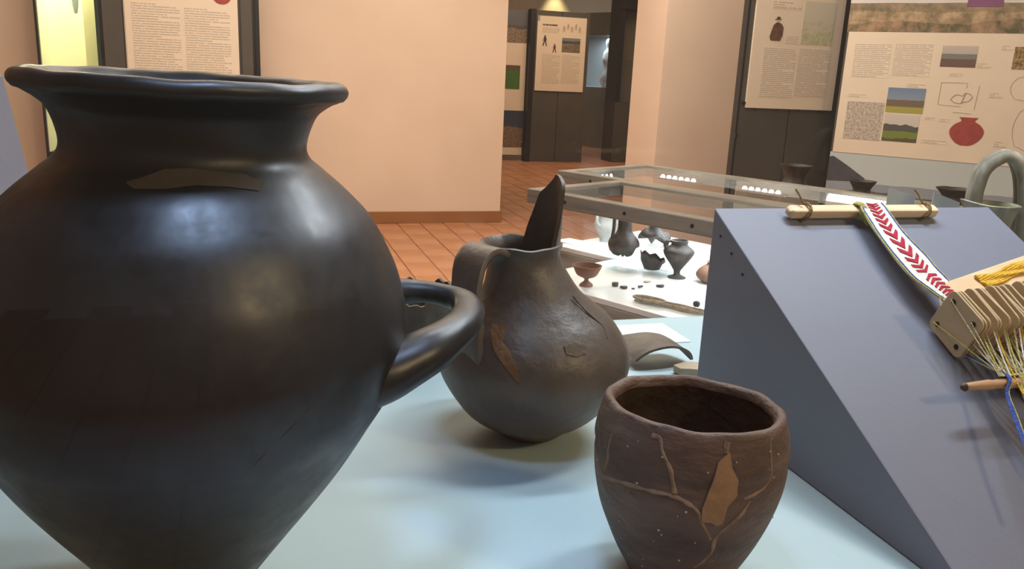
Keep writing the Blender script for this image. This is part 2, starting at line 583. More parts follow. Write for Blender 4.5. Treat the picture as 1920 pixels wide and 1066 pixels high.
MB().box(0.0, 1.75, -.004, 0, .93, 1.61).build('text_sheet', PAPER, t, smooth=False)
R_ = dict(t1=(.045, 1.362, .239, 1.546), t2=(.260, 1.377, .450, 1.550))
Y2 = -.0052
rect('text_column', t, R_['t1'], TXT[18], Y2)
rect('text_column', t, R_['t2'], TXT[18], Y2)
rect('map_print', t, (.047, 1.011, .249, 1.225), land_mat('print_grey_map', ((.50, .46, .40), (.50, .46, .40)), [(1.2, 0, 1, (.30, .28, .25), (.66, .60, .52))], 1.0, 17, 1), Y2)
rect('field_photo', t, (.256, 1.175, .451, 1.312), land_mat('print_field', ((.16, .25, .42), (.33, .40, .46)), [(.52, .06, 9, (.13, .10, .07), (.22, .17, .13)), (.25, .02, 3, (.34, .33, .06), (.40, .38, .09))], 3.0, 30), Y2)
rect('hills_photo', t, (.259, 1.015, .442, 1.168), land_mat('print_hills', ((.62, .60, .56), (.52, .52, .52)), [(.62, .55, 1.8, (.07, .075, .07), (.12, .12, .11)), (.38, .10, 3, (.14, .20, .035), (.22, .28, .06)), (.12, .22, 4, (.06, .06, .035), (.14, .12, .06))], 5.0, 30), Y2)
rect('town_photo', t, (.498, 1.433, .670, 1.544), land_mat('print_town', ((.55, .50, .44), (.36, .38, .38)), [(.62, .05, 3, (.17, .19, .20), (.22, .23, .23)), (.38, .10, 6, (.08, .055, .045), (.22, .14, .11))], 6.0, 36), Y2)
rect('yellow_photo', t, (.839, 1.431, .975, 1.545), land_mat('print_yellow', ((.46, .33, .12), (.42, .30, .10)), [(1.2, 0, 1, (.06, .04, .03), (.48, .35, .13))], 8.0, 6), Y2)
poly('pot_print', t, potshape(.599, 1.022, .766, 1.172), INKRED, -.006)
dome = [(.665 + .085 * math.cos(a * PI / 14), 1.745 + .19 * math.sin(a * PI / 14)) for a in range(15)]
poly('dome_print', t, [(.575, 1.735)][:0] + dome, INKPUR, -.003)
for r, n in (((.043, 1.249, .144, 1.267), 2), ((.347, 1.317, .442, 1.337), 2), ((.467, 1.017, .595, 1.040), 2), ((.677, 1.432, .742, 1.459), 3), ((.552, 1.385, .616, 1.402), 2), ((.777, 1.525, .830, 1.551), 3), ((.760, 1.281, .822, 1.308), 3), ((.822, 1.024, .879, 1.057), 3), ((.540, 1.140, .590, 1.158), 2), ((.465, 1.145, .515, 1.162), 2)):
    rect('caption', t, r, TXT[n], Y2)


def line_print(parent, pts, wd=.0012, y=-.0062):
    m = MB()
    m.tube([(a, y + .0012, b) for a, b in pts], wd, 4)
    return m.build('drawing_line', INKGREY, parent, smooth=False)


line_print(t, [(.520, 1.350), (.520, 1.232), (.635, 1.226)])
line_print(t, [(.520, 1.350), (.648, 1.352), (.646, 1.325)])
line_print(t, [(.706, 1.34), (.700, 1.215)])
line_print(t, [(.60, 1.196), (.69, 1.192)])
line_print(t, [(.578, 1.262), (.592, 1.284), (.612, 1.290), (.632, 1.283), (.645, 1.300), (.668, 1.296), (.682, 1.280), (.668, 1.258), (.645, 1.252), (.625, 1.243), (.598, 1.247), (.578, 1.262)], .002)
line_print(t, [(.648, 1.300), (.640, 1.275), (.632, 1.245)], .0025)
for (a, b, ra, rb) in ((.925, 1.335, .075, .065), (.955, 1.13, .06, .11)):
    line_print(t, [(a + ra * math.cos(k * .45), b + rb * math.sin(k * .45) * (1 + .08 * math.sin(3 * k))) for k in range(15)])

# --- left showcase against the back wall: lit cream compartment, dark post, text poster
t = thing('wall_showcase', 'tall black-framed wall showcase with a lit cream compartment', 'showcase', (-1.42, 6.70, 0))
MB().box(.018, .034, -.01, .32, 0, 2.6).build('frame_side', DARKM, t, smooth=False, bevel=.002)
MB().box(.035, .040, .01, .28, .6, 2.55).build('side_lining', CREAMLIT, t, smooth=False)
MB().box(.035, .40, .28, .32, .6, 2.6).build('lit_back', CREAMLIT, t, smooth=False)
MB().box(.290, .40, .20, .28, .6, 2.6).build('side_lining', CREAMLIT2, t, smooth=False)
MB().box(.035, .40, 0.0, .32, .5, .6).build('sill', DARKM, t, smooth=False)
MB().box(.035, .40, 0.0, .32, 2.55, 2.6).build('head', DARKM, t, smooth=False)
MB().box(.035, .40, .002, .008, .6, 2.55).build('glass_pane', GLASSG, t, smooth=False)
MB().box(.400, .425, -.02, .32, 0, 2.6).build('glass_edge_frame', pmat('dark_green_frame', [(.035, .05, .045)], .3), t, smooth=False, bevel=.003)
MB().box(.425, .445, -.012, .32, 0, 2.6).build('seal_strip', DARKM, t, smooth=False)
MB().box(.445, .575, -.02, .32, 0, 2.6).build('post', DARKP, t, smooth=False, bevel=.003)
MB().box(.575, 1.37, .004, .32, 0, 2.6).build('backing_panel', DARKP, t, smooth=False)
MB().box(1.37, 1.45, -.02, .32, 0, 2.6).build('post', DARKP, t, smooth=False, bevel=.003)
MB().box(1.45, 1.468, -.012, .32, 0, 2.6).build('seal_strip', DARKM, t, smooth=False)
MB().box(1.468, 1.50, -.02, .32, 0, 2.6).build('frame_side', DARKM, t, smooth=False, bevel=.003)
MB().lathe([(0, 0), (.006, 0), (.006, .10), (0, .10)], 8).build('handle', SCREW, t, loc=(.436, -.02, 1.28))
d = bpy.data.lights.new('showcase_lamp', 'AREA')
d.shape = 'RECTANGLE'
d.size, d.size_y, d.energy, d.color = .2, .12, 60, (1, .95, .70)
lo = bpy.data.objects.new('showcase_lamp', d)
COL.objects.link(lo)
lo.location = (-1.24, 6.82, 2.53)
MB().lathe(catmull([(0, -.16), (.012, -.15), (.022, -.08), (.024, .0), (.018, .08), (0, .085)], 4), 20).build('lamp_bulb', pmat('pale_green_glass', [(.62, .74, .64)], .2), t, loc=(.262, .10, 1.72))
p = thing('text_poster', 'large cream poster with two long text columns on black showcase', 'poster', (-1.42, 6.692, 0))
MB().box(.585, 1.351, 0, .012, 1.125, 2.05).build('board', PAPER, p, smooth=False)
rect('text_column', p, (.635, 1.150, .955, 1.661), TXT[30])
rect('text_column', p, (.985, 1.142, 1.297, 1.645), TXT[30])
poly('pot_print', p, potshape(1.170, 1.680, 1.318, 1.83), INKRED)
MB().box(.589, .592, -.003, 0, 1.13, 2.04).build('margin_line', INKGREY, p, smooth=False)

# --- far room
t = thing('photo_panel', 'narrow photo panel with green field picture at far doorway edge', 'panel', (3.58, 12.1, 0))
MB().box(-.6, .325, .01, .05, .09, 2.17).build('board', PAPER, t, smooth=False)
rect('town_print', t, (-.6, 1.716, .325, 2.17), land_mat('print_far_town', ((.12, .13, .16), (.10, .11, .13)), [(.55, .1, 3, (.06, .06, .07), (.11, .10, .10)), (.45, .3, 5, (.07, .05, .04), (.40, .30, .22))], 3.3, 26), .008)
rect('field_print', t, (-.5, 1.055, .243, 1.398), land_mat('print_far_field', ((.10, .08, .05), (.13, .10, .06)), [(.78, .08, 3, (.045, .13, .02), (.07, .18, .035))], 3.3, 12), .008)
rect('hill_print', t, (-.6, .20, .325, .745), land_mat('print_far_hill', ((.030, .045, .08), (.05, .06, .09)), [(.55, .3, 3, (.08, .06, .04), (.30, .21, .13))], 5.3, 26), .008)
t = thing('display_partition', 'dark partition with framed poster standing in the far room', 'partition', (3.58, 12.1, 0))
MB().box(.342, .42, -.10, .06, 0, 2.20).build('post', DARKM, t, smooth=False)
MB().box(.40, .83, -.06, 0, 0, 2.19).build('panel', DARKP, t, smooth=False, bevel=.004)
MB().box(.836, 1.278, -.06, 0, 0, 2.19).build('panel', DARKP, t, smooth=False, bevel=.004)
p = thing('text_poster', 'tan poster with small walking figures and beach photo in the far room', 'poster', (3.58, 12.02, 0))
MB().box(.450, 1.218, 0, .018, 1.051, 2.114).build('board', PAPER, p, smooth=False)
rect('text_column', p, (.544, 1.154, .831, 1.585), TXT[30])
rect('text_column', p, (.856, 1.166, 1.147, 1.585), TXT[30])
rect('beach_photo', p, (.844, 1.616, 1.132, 1.822), land_mat('print_beach', ((.20, .23, .24), (.22, .24, .24)), [(.80, .10, 2, (.05, .065, .075), (.08, .09, .09)), (.62, .25, 2, (.10, .085, .06), (.26, .21, .15))], 1.5, 5))
rect('title_text', p, (.526, 1.969, .758, 2.014), text_mat('print_title', 1, 12, PAPERC, (.10, .08, .06), 4.4))
rect('intro_text', p, (.530, 1.880, .797, 1.955), TXT[4])
rect('corner_mark', p, (.452, 2.04, .485, 2.112), pmat('print_blue_grey', [(.28, .34, .38)], .6))


def walker(parent, x, z, s, mat):
    m = MB()
    a, b = -.003, 0
    k = lambda q: [(x + s * i, z + s * j) for i, j in q]
    m.prism(k([(-.022, .17), (.022, .17), (.02, .125), (.026, .10), (-.026, .10), (-.02, .125)]), a, b)
    m.prism(k([(.016 * math.cos(i * PI / 4), .188 + .02 * math.sin(i * PI / 4)) for i in range(8)][::-1]), a, b)
    m.prism(k([(-.024, .10), (.004, .10), (-.028, 0), (-.048, .006)]), a, b)
    m.prism(k([(.0, .10), (.025, .10), (.045, .005), (.026, 0)]), a, b)
    m.prism(k([(-.02, .165), (-.012, .155), (-.045, .095), (-.05, .10)]), a, b)
    m.prism(k([(.012, .155), (.02, .165), (.045, .11), (.038, .105)]), a, b)
    return m.build('figure_print', mat, parent, smooth=False)


walker(p, .575, 1.69, .75, INKDARK)
walker(p, .730, 1.603, .62, INKBROWN)
for k in range(5):
    walker(p, .865 + k * .062, 1.90 + (.035 if k % 2 else 0), .45, INKGREY)
t = thing('niche_partition', 'grey partition with a blue-white lit niche in the far room', 'partition', (6.05, 14.93, 0), math.atan2(-.576, .248))
L = 1.05
MB().box(-.7, L, 0, .05, 0, 1.10).build('lower_panel', GREYP, t, smooth=False)
MB().box(-.7, L, 0, .05, 2.02, 2.42).build('upper_panel', GREYP, t, smooth=False)
MB().box(.60, L, 0, .05, 1.10, 2.02).build('side_panel', GREYP, t, smooth=False)
MB().box(-.7, L, .42, .46, 1.0, 2.1).build('niche_back', pmat('pale_blue_lining', [(.42, .50, .55)], .8), t, smooth=False)
MB().box(-.7, .60, .05, .42, 1.06, 1.10).build('niche_sill', pmat('white_lining', [(.8, .84, .86)], .7), t, smooth=False)
pl_ = Matrix.Rotation(math.atan2(-.576, .248), 4, 'Z')
q = Vector((6.05, 14.93, 0)) + pl_ @ Vector((.25, .22, 1.98))
area('niche_lamp', q, q - Vector((0, 0, 1)), .9, .2, 9, (.75, .9, 1.0))
q = Vector((6.05, 14.93, 0)) + pl_ @ Vector((.28, .235, 1.105))
m = MB().lathe(catmull([(0, 0), (.10, 0), (.12, .15), (.09, .30), (.12, .48), (.10, .62), (.05, .70), (.08, .80), (.06, .86), (0, .88)], 5), 24).noise(.035, 6)
tag(m.build('stone_figure', pmat('white_stone', [(.45, .44, .42), (.72, .72, .70)], .7, 12), loc=q), 'rough white stone figure standing in the lit niche', 'sculpture')
t = thing('wall_showcase', 'tall dark showcase beside the cream pillar in far room', 'showcase', (3.58, 12.1, 0))
MB().box(1.80, 2.6, 0, .4, 0, .92).build('cabinet_base', DARKP, t, smooth=False)
MB().box(1.80, 1.87, 0, .4, .92, 2.30).build('frame_side', DARKM, t, smooth=False)
MB().box(1.87, 2.6, .36, .4, .92, 2.30).build('back_panel', pmat('olive_grey_lining', [(.15, .14, .11)], .7), t, smooth=False)
MB().box(1.80, 2.6, -.02, .4, 2.30, 2.44).build('head', DARKM, t, smooth=False)
MB().box(1.87, 2.6, .03, .36, 1.55, 1.562).build('shelf', GLASSG, t, smooth=False)
MB().box(1.87, 2.6, 0, .008, .92, 2.30).build('glass_pane', GLASS, t, smooth=False)
sd = bpy.data.lights.new('wall_wash_lamp', 'SPOT')
sd.energy, sd.color, sd.spot_size, sd.spot_blend, sd.shadow_soft_size = 60, (1, .80, .40), 1.0, .6, .05
so = bpy.data.objects.new('wall_wash_lamp', sd)
COL.objects.link(so)
so.location = (5.55, 15.35, 3.1)
so.rotation_euler = (.1, 0, 0)


# ------------------------------------------------------------------ glass-topped table showcases behind
TH = math.atan2(-.883, .469)


def table_case(name, label, origin, width, length, group):
    """local x along the long side, local y across; origin = near-left top corner"""
    t = thing(name, label, 'showcase', (origin[0], origin[1], 0), TH, group)
    zt, zb, zf, r = .95, .905, .664, .045
    for a in ((0, length, 0, r), (0, length, width - r, width)):
        MB().box(a[0], a[1], a[2], a[3], zb, zt).build('long_rail', FRAMEW, t, smooth=False, bevel=.004)
    for a in ((0, r), (length - r, length)):
        MB().box(a[0], a[1], r + .001, width - r - .001, zb, zt).build('end_rail', FRAMEW, t, smooth=False, bevel=.004)
    MB().box(r - .008, length - r + .008, r - .008, width - r + .008, zt - .014, zt - .006).build('glass_top', GLASS, t, smooth=False)
    MB().box(.008, length - .008, .004, .010, zf, zb).build('side_glass', GLASS, t, smooth=False)
    MB().box(.008, length - .008, width - .010, width - .004, zf, zb).build('side_glass', GLASS, t, smooth=False)
    MB().box(.004, .010, .011, width - .011, zf, zb).build('end_glass', GLASS, t, smooth=False)
    MB().box(length - .010, length - .004, .011, width - .011, zf, zb).build('end_glass', GLASS, t, smooth=False)
    MB().box(.002, length - .002, .002, width - .002, zf - .018, zf).build('case_floor', CASEFLOOR, t, smooth=False, bevel=.002)
    MB().box(-.01, length + .01, .001, width - .001, zf - .11, zf - .019).build('apron', FRAMEW, t, smooth=False, bevel=.004)
    for x in (.02, length - .08):
        for y in (.02, width - .08):
            MB().box(x, x + .06, y, y + .06, 0, zf - .11).build('leg', FRAMEW, t, smooth=False, bevel=.004)
    for k in range(6):
        s = MB().lathe([(0, .004), (.004, .003), (.006, 0), (.006, -.004), (0, -.004)], 10)
        o = s.build('screw', SCREW, t, loc=(.16 + k * .225, 0, .928))
        o.rotation_euler = (PI / 2, 0, 0)
    return t


CA_ = Vector((.82, 2.47, 0))
E1 = Vector((.469, -.883, 0))
E2 = Vector((.883, .469, 0))
table_case('table_showcase', 'grey-framed glass-topped table showcase of small pots, nearer of the pair', CA_, .47, 1.35, 'table showcases')
CB_ = CA_ + E2 * .473 - E1 * .295
table_case('table_showcase', 'grey-framed glass-topped table showcase with glowing rows imitating reflections, farther of the pair', CB_, .55, 1.75, 'table showcases')


def case_lamp(o, l0, wd, ln, power):
    c = Vector(o) + E1 * (l0 + ln / 2) + E2 * wd
    a = area('case_lamp', (c.x, c.y, .900), (c.x, c.y, 0), ln, .03, power, (.85, .95, 1.0))
    a.rotation_euler = (0, 0, TH)


case_lamp(CA_, .05, .43, 1.2, 3.2)
case_lamp(CB_, .05, .05, 1.6, 6)
case_lamp(CB_, .05, .50, 1.6, 7)


def glint_row(p0, p1, n, label, dot=.011):  # glowing beads added under the glass in place of showcase lamp reflections
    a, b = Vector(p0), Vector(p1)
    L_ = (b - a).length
    t = thing('glint_row', label, 'reflection', a, math.atan2((b - a).y, (b - a).x), 'glowing rows imitating reflections')
    MB().box(-.02, L_ + .02, -.012, .012, -.012, -.004).build('glint_base', FRAMEW, t, smooth=False, bevel=.002)
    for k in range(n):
        MB().lathe(catmull([(dot, -.004), (dot * .9, .002), (dot * .5, .006), (0, .007)], 3), 12).build('diode', GLINT, t, loc=(L_ * (k + .5) / n, 0, 0))
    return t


def in_case(t_, w_):
    q_ = CB_ + E1 * t_ + E2 * w_
    return (q_.x, q_.y, .925)


glint_row(in_case(.165, .43), in_case(.335, .43), 6, 'row of six glowing beads imitating glass reflections in front of pillar', .009)
glint_row(in_case(.53, .43), in_case(.69, .43), 6, 'row of six glowing beads imitating glass reflections below dark text partition', .009)
glint_row(in_case(.07, .14), in_case(.07, .25), 4, 'short row of four glowing beads imitating dim reflections at far left glass corner', .005)
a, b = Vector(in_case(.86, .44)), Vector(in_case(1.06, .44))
t = thing('glint_tube', 'broad glowing white tube imitating a glass reflection behind woven band', 'reflection', a, math.atan2((b - a).y, (b - a).x))  # added glowing tube in place of a bright reflection on the glass
MB().box(-.02, .24, -.035, .035, -.012, -.002).build('glint_base', FRAMEW, t, smooth=False, bevel=.002)
MB().tube([(x / 10 * .2, 0, .002) for x in range(11)], .018, 10).build('tube', GLINTTUBE, t)


# ------------------------------------------------------------------ pots in the table showcases
def vessel(name, label, prof, mat, loc, seg=40, nz=.0015, cut=None, group=None, cat='pot', wall=.004):
    out = catmull(prof, 5)
    inner = [(max(r - wall, .002), z + (wall if i == 0 else 0)) for i, (r, z) in enumerate(out)]
    full = [(0, out[0][1])] + out + inner[::-1] + [(0, out[0][1] + wall)]
    m = MB().lathe(full, seg, cut)
    if nz:
        m.noise(nz, 30, loc[0] * 10)
    o = m.build(name, mat, loc=loc)
    return tag(o, label, cat, group)


ZF = .664
vessel('footed_bowl', 'small orange footed bowl at the showcase\'s left corner', [(.022, 0), (.020, .006), (.008, .016), (.009, .024), (.030, .034), (.040, .050), (.047, .066)], ORANGEC, (.985, 2.335, ZF), cat='bowl')
# long-necked dark jug held up on a clear stand
t = thing('acrylic_stand', 'clear acrylic block carrying the long-necked dark jug', 'stand', (1.19, 2.52, ZF), TH)
MB().box(-.045, .045, -.03, .03, .0, .004).box(-.045, -.041, -.03, .03, .004, .052).box(.041, .045, -.03, .03, .004, .052).box(-.045, .045, -.03, .03, .052, .055).build('block', ACRYL, t, smooth=False)
jg = thing('long_necked_jug', 'dark long-necked jug with broken belly on a clear block', 'jug', (1.19, 2.52, ZF + .056))
bro = lambda p, a, r, z: (p[0] * (1 - .25 * max(0, math.cos(a + .3)) * (1 if z < .03 else 0)), p[1], z + (.006 * math.sin(7 * a) if z < .02 else 0))
MB().lathe([(0, 0)] + catmull([(.020, 0), (.042, .010), (.052, .030), (.048, .052), (.030, .072), (.024, .090), (.024, .130), (.028, .150)], 5) + [(.022, .150), (.020, .10), (0, .09)], 40, bro).noise(.002, 30).build('body', DKCLAY, jg)
MB().tube(catmull([(-.020, 0, .140), (-.034, 0, .145), (-.040, 0, .12), (-.040, 0, .09), (-.044, 0, .055)], 5), .006, 8, upv=(0, 1, 0)).build('handle', DKCLAY, jg)
# broken upper half of a jar, held over the toothed base on a clear stand
t = thing('acrylic_stand', 'clear acrylic plate and post carrying the broken jar halves', 'stand', (1.28, 2.475, ZF), TH)
MB().box(-.034, .055, -.030, .060, 0, .012).build('base_plate', ACRYL, t, smooth=False, bevel=.001)
MB().box(-.003, .003, .054, .058, .0121, .090).build('post', ACRYL, t, smooth=False)
MB().box(-.030, .040, -.026, .058, .0901, .093).build('upper_plate', ACRYL, t, smooth=False)


def teeth(p, a, r, z):
    if z > .030:
        k = abs(((a * 7 / (2 * PI)) % 1) - .5) * 2
        return (p[0], p[1], .034 + (z - .034) * (.35 + .75 * k) + .012 * math.sin(a - 1.2))
    return p


vessel('broken_bowl', 'dark toothed lower half of a broken bowl on clear plate', [(.026, 0), (.028, .004), (.034, .016), (.040, .030), (.044, .048)], DKCLAY, (1.28, 2.475, ZF + .0135), 56, .001, teeth, cat='bowl')


def jag(p, a, r, z):
    if z < .016:
        k = abs(((a * 5 / (2 * PI)) % 1) - .5) * 2
        return (p[0], p[1], z - .022 * k * (1.3 - math.cos(a + 2.4)) + .016)
    return p


vessel('broken_jar_top', 'dark broken upper half of a jar floating over the toothed base', [(.054, 0), (.046, .012), (.030, .026), (.021, .040), (.020, .056), (.024, .072)], DKCLAY, (1.287, 2.49, ZF + .1155), 56, .001, jag, cat='jar')
# pedestal jar with a ring handle
pj = thing('pedestal_jar', 'dark two-coned pedestal jar with ring handle beside the wedge', 'jar', (1.335, 2.40, ZF))
MB().lathe([(0, 0)] + catmull([(.030, 0), (.029, .003), (.013, .010), (.011, .022), (.018, .034), (.037, .060), (.050, .084), (.047, .096), (.032, .108), (.027, .114), (.030, .126)], 5) + [(.026, .126), (.024, .114), (.040, .09), (0, .05)], 48).noise(.0015, 30).build('body', DKCLAY, pj)
MB().tube(catmull([(-.027, .008, .121), (-.042, .010, .123), (-.048, .012, .112), (-.044, .012, .100), (-.038, .010, .095)], 5), .0042, 8, upv=(0, 1, 0)).build('handle', DKCLAY, pj)
vessel('round_jar', 'orange round jar half hidden by the wedge', [(.030, 0), (.050, .014), (.054, .028), (.042, .045), (.024, .058), (.020, .064), (.024, .068)], ORANGEC, (1.425, 2.325, ZF), cat='jar')
fj = thing('shouldered_jar', 'pale grey jar seen through glass in the farther showcase', 'jar', (1.335, 2.995, ZF))
MB().lathe([(0, 0)] + catmull([(.026, 0), (.024, .008), (.034, .030), (.048, .060), (.046, .085), (.036, .10), (.042, .125)], 5) + [(.037, .125), (.03, .10), (0, .06)], 40).noise(.002, 30).build('body', GREYCLAY, fj)
MB().tube(catmull([(-.03, -.02, .115), (-.055, -.03, .11), (-.055, -.03, .085), (-.04, -.025, .07)], 4), .006, 8).build('handle', GREYCLAY, fj)
lc = tag(MB().box(-.07, .07, -.045, .045, 0, .002).build('label_card', pmat('card_white', [(.85, .86, .84)], .7), loc=(1.20, 2.98, ZF + .0005), rotz=TH), 'white label card lying beside the pale grey jar', 'card')


def shard(name, label, loc, size, mat, n=7, th=.006, rot=0.0, group=None):
    pts = []
    for k in range(n):
        a = 2 * PI * k / n + random.uniform(-.25, .25)
        r = size * random.uniform(.6, 1.0)
        pts.append((r * math.cos(a), r * .7 * math.sin(a)))
    o = MB().slab(pts, 0, th).noise(.0015, 60, loc[0]).build(name, mat, loc=(loc[0], loc[1], loc[2] + .0015), rotz=rot, bevel=.0008, smooth=False)
    return tag(o, label, 'fragment', group)


shard('fragment', 'dark fragment with raised knob, leftmost on showcase floor', (1.075, 2.315, ZF), .014, DKCLAY, th=.012, group='fragments on the showcase floor')
shard('fragment', 'small dark fragment just in front of the knobbed one', (1.092, 2.285, ZF), .015, DKCLAY, th=.007, group='fragments on the showcase floor')
shard('fragment', 'tiny pale crumb between the two dark fragments', (1.118, 2.272, ZF), .008, DKCLAY, th=.004, group='fragments on the showcase floor')
shard('fragment', 'pointed triangular fragment in the middle of showcase floor', (1.146, 2.288, ZF), .018, DKCLAY, 3, group='fragments on the showcase floor')
shard('fragment', 'dark lumpy fragment right of the pointed triangular one', (1.222, 2.29, ZF), .018, DKCLAY, group='fragments on the showcase floor')
shard('fragment', 'thin brown fragment lying behind the pointed one', (1.20, 2.35, ZF), .018, BUFF, th=.003, group='fragments on the showcase floor')
# twisted straw rope
rp = thing('rope_bundle', 'looped bundle of pale straw rope at the showcase\'s front edge', 'rope', (1.075, 2.135, ZF))
dv = Vector((.112, -.144, 0)).normalized()
nv = Vector((-dv.y, dv.x, 0))
for k in range(7):
    off = (k - 3) * .0055
    path = []
    for i in range(16):
        u = i / 15
        q = dv * (u * .26 - .01) + nv * (off * (1 - .3 * u) + .006 * math.sin(5 * u + k)) + Vector((0, 0, .006 + .005 * abs(math.sin(3 * u + k * 1.3))))
        path.append(tuple(q))
    MB().tube(path, .0034, 6).build('strand', STRAW, rp)
loop = [tuple(dv * (.03 + .05 * math.cos(a)) + nv * (.022 * math.sin(a)) + Vector((0, 0, .014))) for a in [i * 2 * PI / 24 for i in range(25)]]
MB().tube(loop, .004, 6, caps=False).build('strand', STRAW, rp)
q = Vector((1.075, 2.135, ZF)) + dv * .17 + nv * .012
tag(MB().lathe([(0, 0), (.008, 0), (.010, .006), (.009, .013), (.004, .015), (0, .013)], 14).noise(.001, 80).build('spindle_weight', DKCLAY, loc=(q.x, q.y, ZF + .0175)), 'small dark clay weight resting on the straw rope', 'weight')

# dark wide-mouthed pots on a bench between the tables and the landscape panel
bd = Vector((3.14 - 2.43, 3.09 - 3.32, 0))
bench = thing('display_bench', 'dark grey bench carrying wide-mouthed pots behind the tables', 'bench', (2.20, 3.42, 0), math.atan2(bd.y, bd.x))
MB().box(0, 1.35, -.16, .22, .60, .64).build('bench_top', DARKP, bench, smooth=False, bevel=.004)
for x in (.04, 1.25):
    MB().box(x, x + .06, -.14, .20, 0, .60).build('leg', DARKP, bench, smooth=False)
wide = [(.045, 0), (.075, .03), (.098, .085), (.094, .13), (.066, .175), (.050, .205), (.052, .225), (.078, .262)]
vessel('wide_mouthed_pot', 'dark flared pot in front of the dark text partition', [(r * .95, z * 1.14) for r, z in wide], DKCLAY, (2.425, 3.335, .641), group='flared pots on the bench')
vessel('wide_mouthed_pot', 'dark flared pot under the printed valley, behind the glowing tube', [(r * .80, z * .92) for r, z in wide], DKCLAY, (2.725, 3.235, .641), group='flared pots on the bench')
vessel('wide_mouthed_pot', 'dark brown flared pot just left of the tall looped handle', [(r * 1.05, z * .86) for r, z in wide], DKCLAY, (3.135, 3.10, .641), group='flared pots on the bench')


# ------------------------------------------------------------------ foreground display case
T = .94
case = thing('display_case', 'large glazed display case with pale blue floor holding the pots', 'showcase', (0, 0, 0))
X0, X1, Y0, Y1, ZT = -.80, 1.45, .215, 1.118, 1.98
MB().box(X0, X1, Y0, Y1, T - .03, T).build('case_floor', BLUEBOARD, case, smooth=False, bevel=.0015)
MB().box(X0 + .02, X1 - .02, Y0 + .02, Y1 - .02, 0, T - .031).build('plinth', DARKP, case, smooth=False)
MB().box(X0, X1, Y0, Y0 + .006, T + .001, ZT).build('front_glass', GLASS, case, smooth=False)
MB().box(X0, X1, Y1 - .006, Y1, T + .001, ZT).build('back_glass', GLASS, case, smooth=False)
MB().box(X0, X0 + .006, Y0 + .007, Y1 - .007, T + .001, ZT).build('side_glass', GLASS, case, smooth=False)
MB().box(X1 - .006, X1, Y0 + .007, Y1 - .007, T + .001, ZT).build('side_glass', GLASS, case, smooth=False)
MB().box(X0, X1, Y0, Y1, ZT + .001, ZT + .05).build('lid', DARKP, case, smooth=False, bevel=.003)


def case_spot(name, x, y, sx, sy, power, color, spread=PI):
    MB().box(x - sx / 2 - .01, x + sx / 2 + .01, y - sy / 2 - .01, y + sy / 2 + .01, ZT - .02, ZT).build('lamp_housing', DARKM, case, smooth=False)
    area(name, (x, y, ZT - .024), (x, y, 0), sx, sy, power, color, spread)


case_spot('case_lamp_front', .06, .37, .17, .12, .75, (.48, .66, 1.0), math.radians(56))
case_spot('case_lamp_right', .86, .80, .40, .10, 8.5, (.86, .93, 1.0))
case_spot('case_lamp_back', .55, 1.04, .70, .06, 8.0, (.84, .93, 1.0))


# ------------------------------------------------------------------ surface helpers for repairs
CP = None


def surf_r(prof, z):
    P = catmull(prof, 8)
    for (r0, z0), (r1, z1) in zip(P[:-1], P[1:]):
        if z0 <= z <= z1:
            return r0 + (r1 - r0) * (z - z0) / max(z1 - z0, 1e-9)
    return P[-1][0] if z > P[-1][1] else P[0][0]


def on(prof, th, z, off):
    r = surf_r(prof, z) + off
    a = math.radians(th)
    if prof is CP:
        return Vector(cup_fn((r * math.cos(a), r * math.sin(a), z), a, r, z))
    if prof is UR:
        return Vector(urn_fn((r * math.cos(a), r * math.sin(a), z), a, r, z))
    return Vector((r * math.cos(a), r * math.sin(a), z))


def strip(prof, pts, wd, mat, parent, name='crack_fill', off=.0006):
    """narrow ridge of filler following the wall of a turned pot; pts = (degrees, height)"""
    pts = catmull(pts, 6)
    path = []
    for i, (a, z) in enumerate(pts):
        p = on(prof, a, z, off - .0012)
        k = .75 + .5 * noise.noise(Vector((a * .3, z * 90, 1.3)))
        path.append((p.x, p.y, p.z, wd * k))
    m = MB().tube(path, 0, 7)
    if prof is CP:
        m.noise(.0009, 35, 1.0)
    return m.build(name, mat, parent)


def patch(prof, pts, mat, parent, name='repair_patch', off=.0007):
    """filled area on the wall of a turned pot, built as a raised skin"""
    n = len(pts)
    ca, cz = sum(p[0] for p in pts) / n, sum(p[1] for p in pts) / n
    fine = []
    for i in range(n):
        a, b = pts[i], pts[(i + 1) % n]
        for s in range(4):
            fine.append((a[0] + (b[0] - a[0]) * s / 4, a[1] + (b[1] - a[1]) * s / 4))
    m = MB()
    vs_, fs = [tuple(on(prof, ca, cz, off))], []
    K, N = 5, len(fine)
    for k in range(1, K + 1):
        for (a, z) in fine:
            u = k / K
            vs_.append(tuple(on(prof, ca + (a - ca) * u, cz + (z - cz) * u, off)))
    for (a, z) in fine:
        vs_.append(tuple(on(prof, a, z, -.002)))
    for i in range(N):
        fs.append((0, 1 + i, 1 + (i + 1) % N))
    for k in range(K):
        for i in range(N):
            a, b = 1 + k * N + i, 1 + k * N + (i + 1) % N
            fs.append((a, a + N, b + N, b))
    m.add(vs_, fs)
    if prof is CP:
        m.noise(.0009, 35, 1.0)
    return m.build(name, mat, parent)


